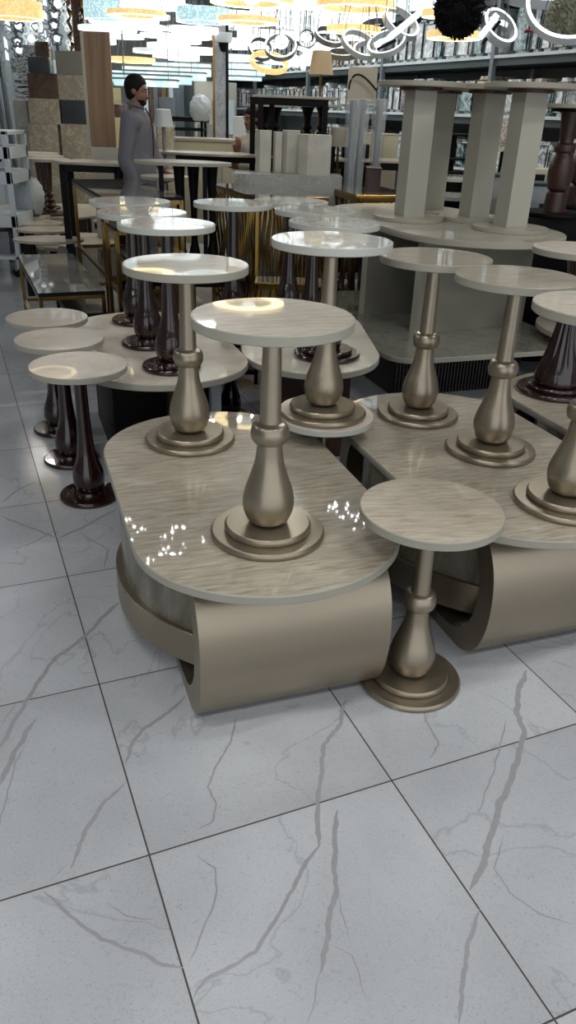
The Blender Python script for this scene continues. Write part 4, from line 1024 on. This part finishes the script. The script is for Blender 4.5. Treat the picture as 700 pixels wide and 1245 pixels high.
for k, (a, b_) in enumerate((((340, 72), (362, 80)), ((345, 82), (382, 68)), ((362, 58), (385, 66)), ((360, 72), (392, 60)), ((368, 84), (372, 62)), ((375, 78), (352, 66)))):
    bar_lamp(a, b_, 9.4, 9.3+.05*k, .045, 'short white bar of the zigzag lamp cluster, ' + ('lower left end', 'long lower diagonal', 'upper right piece', 'long upper diagonal', 'upright piece', 'backward slanting piece')[k])
# long crystal strip chandeliers at the left
for k, (x0, x1, y, Y, h) in enumerate(((140, 216, 100, 11.2, .07), (136, 232, 95, 12, .09), (134, 250, 90, 12.8, .09), (150, 256, 85, 13.6, .10), (186, 256, 80, 14.4, .10), (275, 318, 95, 15, .05), (275, 322, 88, 15.6, .07), (272, 330, 80, 15.6, .08))):
    a = yd(x0, y, Y); c_ = yd(x1, y, Y)
    t = thing('strip_chandelier', 'long crystal strip chandelier %s' % ('lowest of five left of the pillar', 'second lowest of five left of the pillar', 'middle of five left of the pillar', 'second highest of five left of the pillar', 'highest of five left of the pillar', 'lowest of three right of the pillar', 'middle of three right of the pillar', 'highest of three right of the pillar')[k], 'chandelier', ((a.x+c_.x)/2, Y, a.z), 0, 'long crystal strip chandeliers')
    hw = (c_.x-a.x)/2
    link('crystal_strip', bbox(-hw, hw, -.10, .10, -h/2, h/2, .01), 'em_strip', t)
    link('metal_rim', bbox(-hw-.01, hw+.01, -.11, .11, h/2, h/2+.02, .0), 'wire', t)
    for s in (-.7, .7): link('cord', tube([(s*hw, 0, h/2), (s*hw, 0, CH-a.z-.001)], .004, 4), 'wire', t)
# rings farther back, all alike and small
rl = random.Random(5); far = None; POS = [yd(x[0], x[1], x[2]) for x in L]
slots = [(x, y) for x in range(118, 700, 34) for y in (4, 17, 31, 46, 60, 74)]
for x, y in slots:
    if 480 < x and y > 30: continue
    if 250 < x < 285: continue
    if x > 400 and y > 50: continue
    if x > 560: continue
    Y = rl.uniform(12.5, 15.5); px = x+rl.uniform(-9, 9); py = y+rl.uniform(-5, 5)
    # stay inside the room
    q = yd(px, py, Y); jj = q.dot(ND)
    if jj > 5.3: Y *= .8; q = yd(px, py, Y)
    if q.dot(ND) > 5.3 or q.z > 3.9 or q.dot(UD) > 16: continue
    s = rl.uniform(.7, 1.15)
    if rl.random() < .15 or any(abs(q.z-o_.z) < .10 and math.hypot(q.x-o_.x, q.y-o_.y) < .62 for o_ in POS): continue
    POS.append(q)
    kd = rl.choice(('em_cool', 'em_cyan', 'em_dim', 'em_cool'))
    if far is None: far = {}
    if kd not in far:
        far[kd] = ring_lamp(px, py, Y, 36, kd, {'em_cool': 'small white ring chandelier among many hanging far back in the shop', 'em_cyan': 'small cyan-tinted ring chandelier hanging far back in the shop', 'em_dim': 'small frosted dim ring chandelier hanging far back in the shop'}[kd], group={'em_cool': 'white', 'em_cyan': 'cyan', 'em_dim': 'frosted'}[kd]+' ring chandeliers far back', h=.05, th=.05, seg=32)
    else: dup(far[kd], q, 0, scale=s)
# dark pom-pom and pale feather globes
def pompom(px, py, Y, rpx, mat, label, n=420, seed=1):
    p = yd(px, py, Y); R = rpx/F_PX*Y*1.08; rr = random.Random(seed)
    t = thing('leaf_globe_lamp', label, 'lamp', p, 0)
    bm = bmesh.new(); bmesh.ops.create_icosphere(bm, subdivisions=3, radius=R*.78)
    for k in range(n):
        z = 1-2*(k+.5)/n; a = k*2.39996; s = math.sqrt(1-z*z); d = Vector((s*math.cos(a), s*math.sin(a), z))
        u = d.orthogonal().normalized(); u = Matrix.Rotation(rr.uniform(0, 6.28), 3, d) @ u; v = d.cross(u)
        b0 = d*R*.74; tip = d*R*rr.uniform(.94, 1.06) + u*R*rr.uniform(-.05, .12)
        w = R*.075
        vs = [bm.verts.new(b0-v*w), bm.verts.new(b0+v*w), bm.verts.new(d*R*.9+v*w*1.2+u*w*.3), bm.verts.new(tip), bm.verts.new(d*R*.9-v*w*1.2-u*w*.3)]
        bm.faces.new(vs)
    link('leaf_globe', bm, mat, t, 30)
    link('cord', tube([(0,0,R*.7), (0,0,CH-p.z-.01)], .005, 5), 'wire', t)
pompom(558, 12, 6.6, 25, 'leaf_dark', 'round black pom-pom lamp of dark leaves near the top right')
pompom(692, 20, 5.4, 23, 'leaf_pale', 'round pale feathered globe lamp inside the big tilted hoop', seed=4)
o = link('red_tag', lathe([(0,-.01),(.045,-.01),(.05,0),(.045,.01),(0,.01)], 24), 'red'); o.location = yd(645, 38, 6.9); o.rotation_euler = (1.3, 0, .3); tag(o, 'small round red tag hanging from a wire before the bedding rack', 'tag')
o2 = link('tag_string', tube([(0,0,.04), (0,0,CH-o.location.z-.01)], .003, 5), 'wire', o)
o.rotation_euler = (0, 0, .3)
# crystal chandeliers overhead, reflected in the table tops
cc = None
for k, (x, y, z) in enumerate(((.02, 6.1, 2.78), (-1.45, 5.8, 2.75), (-1.0, 5.2, 2.7), (-.55, 6.0, 2.9), (.48, 6.1, 2.7), (-.18, 2.45, 2.6), (.64, 2.78, 2.6), (1.3, 3.54, 2.6), (-2.32, 5.2, 2.6), (-.9, 6.1, 2.95), (1.5, 5.0, 2.8), (-3.4, 7.2, 3.1), (-4.3, 9.5, 3.2))):
    lb = 'crystal bead chandelier hanging high over the display tables'
    if cc is None:
        cc = thing('crystal_chandelier', lb, 'chandelier', (x, y, z), 0, 'crystal chandeliers overhead')
        rr = random.Random(2); bm = bmesh.new()
        for q in range(22):
            a = rr.uniform(0, 2*PI); r = rr.uniform(.04, .24); zz = -.02 - rr.uniform(0, .22)*(1-r/.3)
            bmesh.ops.create_icosphere(bm, subdivisions=1, radius=rr.uniform(.004, .010), matrix=Matrix.Translation((r*math.cos(a), r*math.sin(a), zz)))
        c = link('crystal_drops', bm, 'em_spark', cc, 0); c['kind'] = 'stuff'
        bm = bmesh.new()
        tube([(.24*math.cos(2*PI*q/32), .24*math.sin(2*PI*q/32), 0) for q in range(32)], .012, 6, bm=bm, closed=True)
        tube([(.12*math.cos(2*PI*q/24), .12*math.sin(2*PI*q/24), 0) for q in range(24)], .010, 6, bm=bm, closed=True)
        tube([(-.24, 0, 0), (.24, 0, 0)], .006, 5, bm=bm); tube([(0, -.24, 0), (0, .24, 0)], .006, 5, bm=bm)
        link('metal_frame', bm, 'wire', cc, 40)
        link('cord', tube([(0,0,0), (0,0,1.2)], .005, 5), 'wire', cc)
    else: dup(cc, (x, y, z), .7*k)
# wall light display at the upper left
bd = thing('lamp_display_board', 'white display board covered with wall lamps at the upper left', 'display board', (yd(44, 70, 12.4).x, 12.4, 0))
link('board', bbox(-.85, .72, 0, .05, .0, 3.3, .004), 'shelf_white', bd)
for k in range(6): link('hanging_rail', bbox(-.82+.28*k, -.79+.28*k, -.03, 0, 1.6, 3.25, 0), 'shelf_dark', bd)
rr = random.Random(9)
for k in range(26):
    px = 4 + (k % 6)*15.5 + rr.uniform(-4, 4); py = 4 + (k//6)*15 + rr.uniform(-4, 4)
    p = yd(px, py, 12.2); r = rr.uniform(.06, .11)
    t = thing('wall_lamp', 'small white wall lamp shown with many others on the display board', 'lamp', (p.x, 12.3, p.z), 0, 'wall lamps on the display board')
    if k % 3: link('glow_disc', lathe([(0,-.02),(r*.5,-.02),(r*.55,.02),(0,.02)], 16), 'em_white', t).rotation_euler = (PI/2, 0, 0)
    else: link('glow_tube', tube([(0,0,-r),(0,0,r)], .022, 10), 'em_cool', t)
    o = link('lamp_frame', tube([(r*(1+.25*math.sin(5*q*PI/12))*math.cos(q*PI/12), -.03, r*(1+.25*math.sin(5*q*PI/12))*math.sin(q*PI/12)) for q in range(24)], .013, 6, closed=True), ('white_paint', 'grey_metal', 'em_dim')[k % 3], t)
# glitter column
p = yd(96, 40, 11.3)
t = thing('gold_garland_post', 'tall post wrapped with yellow-gold garland behind the oak board', 'post', (p.x, 11.3, 0))
link('post', bbox(-.06, .06, -.06, .06, 0, 3.6, .004), 'brownstone', t)
for s in (-.085, .085):
    link('garland', tube([(s+.02*math.sin(q*1.9), -.08+.015*math.cos(q*2.3), .9+q*.05) for q in range(55)], [.02+.012*math.sin(q*2.7) for q in range(55)], 7), 'gold', t)
# unseen ceiling battens with area lights, added to light the shop
for k, (j, i) in enumerate([(-3.2, -1.6), (-.6, -1.6), (2.0, -1.6), (4.6, -1.6), (-3.2, .7), (-.6, .7), (2.2, .7), (4.6, .9), (4.3, 5.0), (4.0, 9.0), (4.0, 12.0), (-4.6, 6.0), (-2.5, 13), (1.5, 13), (4.0, 14.0)]):
    t = thing('added_ceiling_light', 'added slim white ceiling batten light, unseen above the aisles', 'added ceiling light', room(j, i, CH), YAW, 'added ceiling batten lights')
    link('frame', bbox(-.62, .62, -.09, .09, -.05, -.001, .003), 'white_metal', t)
    link('diffuser', bbox(-.58, .58, -.06, .06, -.058, -.0501, 0), 'em_panel', t)
    ld = bpy.data.lights.new('panel_light', 'AREA'); ld.shape = 'RECTANGLE'; ld.size = 1.1; ld.size_y = .11
    ld.energy = 30 if i < 3 else 62; ld.color = (1.0, .985, .95)
    lo = bpy.data.objects.new('panel_light', ld); COL.objects.link(lo); lo.location = room(j, i, CH-.075); lo.rotation_euler = (0, 0, YAW)

# ------------------------------------------------------------------ people
def remesh(o, vox, smooth=3):
    md = o.modifiers.new('union', 'REMESH'); md.mode = 'VOXEL'; md.voxel_size = vox; md.use_smooth_shade = True
    if smooth:
        s = o.modifiers.new('soften', 'SMOOTH'); s.factor = .5; s.iterations = smooth
def hand(bm, w, d, s, k=1):
    """palm and five curled fingers; w wrist, d direction of the hand, s side the thumb leaves"""
    w, d, s = Vector(w), Vector(d).normalized(), Vector(s).normalized(); n = d.cross(s).normalized()
    for q in range(5):
        balls(bm, w+s*(-.03+.015*q), w+d*.085+s*(-.032+.016*q), .013, .012, 8)
    for q, ln in enumerate((.055, .068, .075, .070)):
        b0 = w+d*.085+s*(-.033+.021*q)
        m1 = b0+d*ln*.5-n*.008; e = m1+d*ln*.42-n*.024
        balls(bm, b0, m1, .0092, .0085, 8); balls(bm, m1, e, .0085, .0072, 8)
    t0 = w+d*.02+s*.03; t1 = t0+d*.03+s*.025; t2 = t1+d*.035+s*.006
    balls(bm, t0, t1, .0125, .011, 8); balls(bm, t1, t2, .011, .009, 8)
HS = .87
def head(bm, c, f, up=Vector((0,0,1)), jaw=1):
    """head looking along f"""
    f = Vector(f).normalized(); s = up.cross(f).normalized(); c = Vector(c)
    def E(p, r, sc_):
        p = tuple(v*HS for v in p); r = r*HS
        Rm = Matrix((( f.x, s.x, up.x), (f.y, s.y, up.y), (f.z, s.z, up.z))).to_4x4()
        bmesh.ops.create_icosphere(bm, subdivisions=3, radius=r, matrix=Matrix.Translation(c + f*p[0] + s*p[1] + up*p[2]) @ Rm @ Matrix.Diagonal((*sc_, 1)))
    E((-.012, 0, .03), .095, (1.02, .80, .98)); E((.018, 0, -.03), .072, (1.0, .82, 1.15)); E((.045, 0, -.085), .034, (1.0, 1.1, .8))
    E((.084, 0, -.012), .016, (.9, .7, 1.9)); E((.098, 0, -.03), .015, (1.0, 1.0, .8)); E((.080, 0, .025), .02, (.6, 2.2, .5))
    E((.083, 0, -.055), .014, (.7, 1.5, .45)); E((.080, 0, -.066), .013, (.7, 1.3, .5))
    for y in (-1, 1):
        E((-.01, y*.079, -.01), .026, (.8, .32, 1.25)); E((.06, y*.035, -.03), .024, (.6, .7, .8))
    return f, s
def person(name, label, loc, rz, skin, cloth, H, neck_f, arms, robe=True, lean=0, beard=True, hairmat='hair', trousers=None):
    k = H/1.70
    t = thing(name, label, 'person', loc, rz, None, k)
    hc = Vector((.015+lean, 0, 1.562)); 
    bm = bmesh.new(); f, s = head(bm, hc, neck_f)
    balls(bm, (lean*.8-.01, 0, 1.38), hc+Vector((-.015, 0, -.07)), .062, .054)
    balls(bm, (lean*.6, 0, 1.28), (0, 0, .98), .115, .115, 8, (.85, 1.25, 1)); balls(bm, (lean*.7, -.13, 1.36), (lean*.7, .13, 1.36), .065, .065)
    for sd in (-1, 1):
        balls(bm, (0, sd*.09, .93), (0, sd*.10, .50), .085, .055); balls(bm, (0, sd*.10, .50), (-.02, sd*.10, .10), .055, .038)
        balls(bm, (-.03, sd*.10, .05), (.14, sd*.11, .035), .04, .033)
    for (sh, el, wr, hd, th) in arms:
        balls(bm, sh, el, .050, .040); balls(bm, el, wr, .040, .026); hand(bm, wr, hd, th)
    body = link('body', bm, skin, t, 60); remesh(body, .009, 2)
    # hair
    bm = bmesh.new()
    Rm = Matrix(((f.x, s.x, 0), (f.y, s.y, 0), (0, 0, 1))).to_4x4()
    bmesh.ops.create_icosphere(bm, subdivisions=4, radius=.101*HS, matrix=Matrix.Translation(hc+Vector((0,0,.040*HS))-f*.014) @ Rm @ Matrix.Diagonal((1.04, .85, .97, 1)))
    bmesh.ops.create_icosphere(bm, subdivisions=3, radius=.085*HS, matrix=Matrix.Translation(hc+Vector((0,0,-.006))-f*.040) @ Rm @ Matrix.Diagonal((.78, .90, 1.1, 1)))
    def cut(co, no):
        g = bm.verts[:]+bm.edges[:]+bm.faces[:]
        bmesh.ops.bisect_plane(bm, geom=g, plane_co=co, plane_no=no, clear_outer=True)
        ed = [e for e in bm.edges if e.is_boundary]
        if ed: bmesh.ops.holes_fill(bm, edges=ed, sides=0)
    cut(hc+Vector((0,0,.045*HS))+f*.060*HS, (f*.80-Vector((0,0,.60))).normalized())
    cut(hc+Vector((0,0,-.070*HS)), Vector((0,0,-1)))
    link('hair', bm, hairmat, t, 60)
    if beard:
        bm = bmesh.new()
        bmesh.ops.create_icosphere(bm, subdivisions=4, radius=.0745*HS, matrix=Matrix.Translation(hc+(f*.018+Vector((0,0,-.030)))*HS) @ Rm @ Matrix.Diagonal((1.0, .83, 1.15, 1)))
        bmesh.ops.create_icosphere(bm, subdivisions=3, radius=.037*HS, matrix=Matrix.Translation(hc+(f*.045+Vector((0,0,-.085)))*HS) @ Rm @ Matrix.Diagonal((1.0, 1.1, .8, 1)))
        cut(hc+Vector((0,0,-.072*HS)), Vector((0,0,1)))
        cut(hc-f*.005, -f)
        link('beard', bm, hairmat, t, 60)
    bm = bmesh.new(); bmesh.ops.create_icosphere(bm, subdivisions=2, radius=.017*HS, matrix=Matrix.Translation(hc+(f*.089+Vector((0,0,-.045)))*HS) @ Rm @ Matrix.Diagonal((.5, 1.4, .35, 1)))
    link('moustache', bm, hairmat, t, 60)
    for y in (-1, 1):
        bm = bmesh.new(); bmesh.ops.create_icosphere(bm, subdivisions=2, radius=.0098, matrix=Matrix.Translation(hc+(f*.0745+s*y*.032+Vector((0,0,.003)))*HS))
        e = link('eye', bm, 'eye', t, 60)
        bm = bmesh.new(); bmesh.ops.create_icosphere(bm, subdivisions=2, radius=.0052, matrix=Matrix.Translation(hc+(f*.0815+s*y*.032+Vector((0,0,.003)))*HS))
        link('iris', bm, 'hair', e, 60)
        bm = bmesh.new(); tube([hc+(f*.086+s*y*(.016+.009*q)+Vector((0,0,.024+.004*math.sin(q*.9))))*HS for q in range(5)], .0036, 6, bm=bm); link('eyebrow', bm, hairmat, t, 60)
    # clothes
    bm = bmesh.new()
    balls(bm, (lean*.8-.006, 0, 1.425), (lean*.7, 0, 1.36), .060, .085, 5)
    balls(bm, (lean*.65, 0, 1.28), (0, 0, 1.02), .135, .132, 9, (.88, 1.28, 1)); balls(bm, (lean*.7, -.145, 1.345), (lean*.7, .145, 1.345), .083, .083)
    if robe:
        n = 26; prev = None
        rows = [(1.10, .125, .172), (.95, .135, .178), (.75, .135, .18), (.50, .14, .19), (.25, .15, .20), (.10, .155, .205)]
        for z, rx, ry in rows:
            ring = [bm.verts.new(((rx*(1+.05*math.sin(5*a)))*math.cos(a), (ry*(1+.04*math.sin(7*a)))*math.sin(a), z)) for a in [2*PI*q/n for q in range(n)]]
            if prev:
                for q in range(n): bm.faces.new((prev[q], ring[q], ring[(q+1)%n], prev[(q+1)%n]))
            else: bm.faces.new(ring)
            prev = ring
        bm.faces.new(prev[::-1])
    else:
        balls(bm, (0, -.03, .93), (0, .03, .93), .135, .135, 3, (.9, 1.1, .7))
    for (sh, el, wr, hd, th) in arms:
        w2 = Vector(el).lerp(Vector(wr), .86)
        balls(bm, sh, el, .072, .058); balls(bm, el, w2, .058, .044)
    g = link('thobe' if robe else 'shirt', bm, cloth, t, 60); remesh(g, .012, 4)
    bm = bmesh.new(); tube([Vector((lean*.8-.006+.058*math.cos(a), .057*math.sin(a), 1.462+.012*math.cos(a+PI))) for a in [2*PI*q/28 for q in range(28)]], .011, 8, bm=bm, closed=True)
    link('collar', bm, cloth, t, 60)
    if robe: link('placket', tube([(.072,0,1.445),(.112,0,1.38),(.128,0,1.30),(.128,0,1.18),(.122,0,1.06)], .007, 6), 'dark_cloth', t)
    if not robe:
        bm = bmesh.new()
        for sd in (-1, 1): balls(bm, (0, sd*.085, .90), (-.015, sd*.10, .10), .105, .062)
        tr = link('trousers', bm, trousers, t, 60); remesh(tr, .014, 3)
    for sd in (-1, 1):
        bm = bmesh.new(); balls(bm, (-.04, sd*.105, .045), (.15, sd*.115, .04), .052, .045, 6, (1, .9, .8)); sh_ = link('shoe', bm, 'black', t, 60); remesh(sh_, .012, 2)
    return t
pz = yd(172, 150, 6.85)
person('person', 'person in a grey thobe standing in profile with black hair and short beard', (yd(170, 222, 6.85).x, 6.85, 0), -.08, 'skin1', 'thobe', 1.69, (1, -.05, -.12),
       [((-.01, -.18, 1.36), (-.05, -.23, 1.07), (.04, -.22, .84), (.2, .1, -1), (1, .3, .1)), ((-.01, .18, 1.36), (.07, .22, 1.10), (.20, .10, .985), (1, -.2, -.25), (0, 1, .2))])
q = yd(308, 160, 7.9)
person('person', 'person in a white shirt behind the framed desk, hand raised to the chin', (q.x, 7.95, 0), math.radians(215), 'skin2', 'shirt', 1.50, (1, .25, -.1),
       [((-.01, -.18, 1.36), (.12, -.20, 1.12), (.17, -.06, 1.24), (.0, .35, 1), (1, .2, 0)), ((-.01, .18, 1.36), (.10, .22, 1.10), (.20, .05, 1.12), (.3, -1, .1), (0, .2, 1))], robe=False, beard=False, trousers='dark_cloth', lean=.02)
pb = yd(196, 143, 7.3)
t = thing('white_fabric_shade', 'white tilted fabric shade just in front of the standing person', 'lamp', (pb.x, 7.4, 0))
link('lamp_shade', lathe([(.075, pb.z-.07),(.085, pb.z-.07),(.065, pb.z+.06),(.05, pb.z+.065)], 20), 'bag', t); link('stem', tube([(0,0,0),(0,0,pb.z+.05)], .015), 'grey_metal', t); link('foot', lathe([(0,0),(.12,0),(.12,.02),(0,.02)], 20), 'grey_metal', t)

# ------------------------------------------------------------------ world and look
w = bpy.data.worlds.new('World'); sc.world = w; w.use_nodes = True
bg = w.node_tree.nodes['Background']; bg.inputs[0].default_value = (.93, .965, 1.0, 1); bg.inputs[1].default_value = 1.15
ld = bpy.data.lights.new('daylight_portal', 'AREA'); ld.shape = 'RECTANGLE'; ld.size = JR-JL-1; ld.size_y = 3.3; ld.cycles.is_portal = True
lo = bpy.data.objects.new('daylight_portal', ld); COL.objects.link(lo); lo.location = room((JL+JR)/2, I0-.05, 1.7)
lo.rotation_euler = (math.radians(90), 0, YAW)
sc.view_settings.view_transform = 'Standard'; sc.view_settings.look = 'None'; sc.view_settings.gamma = 1
sc.view_settings.exposure = 0.14; sc.view_settings.use_curve_mapping = False
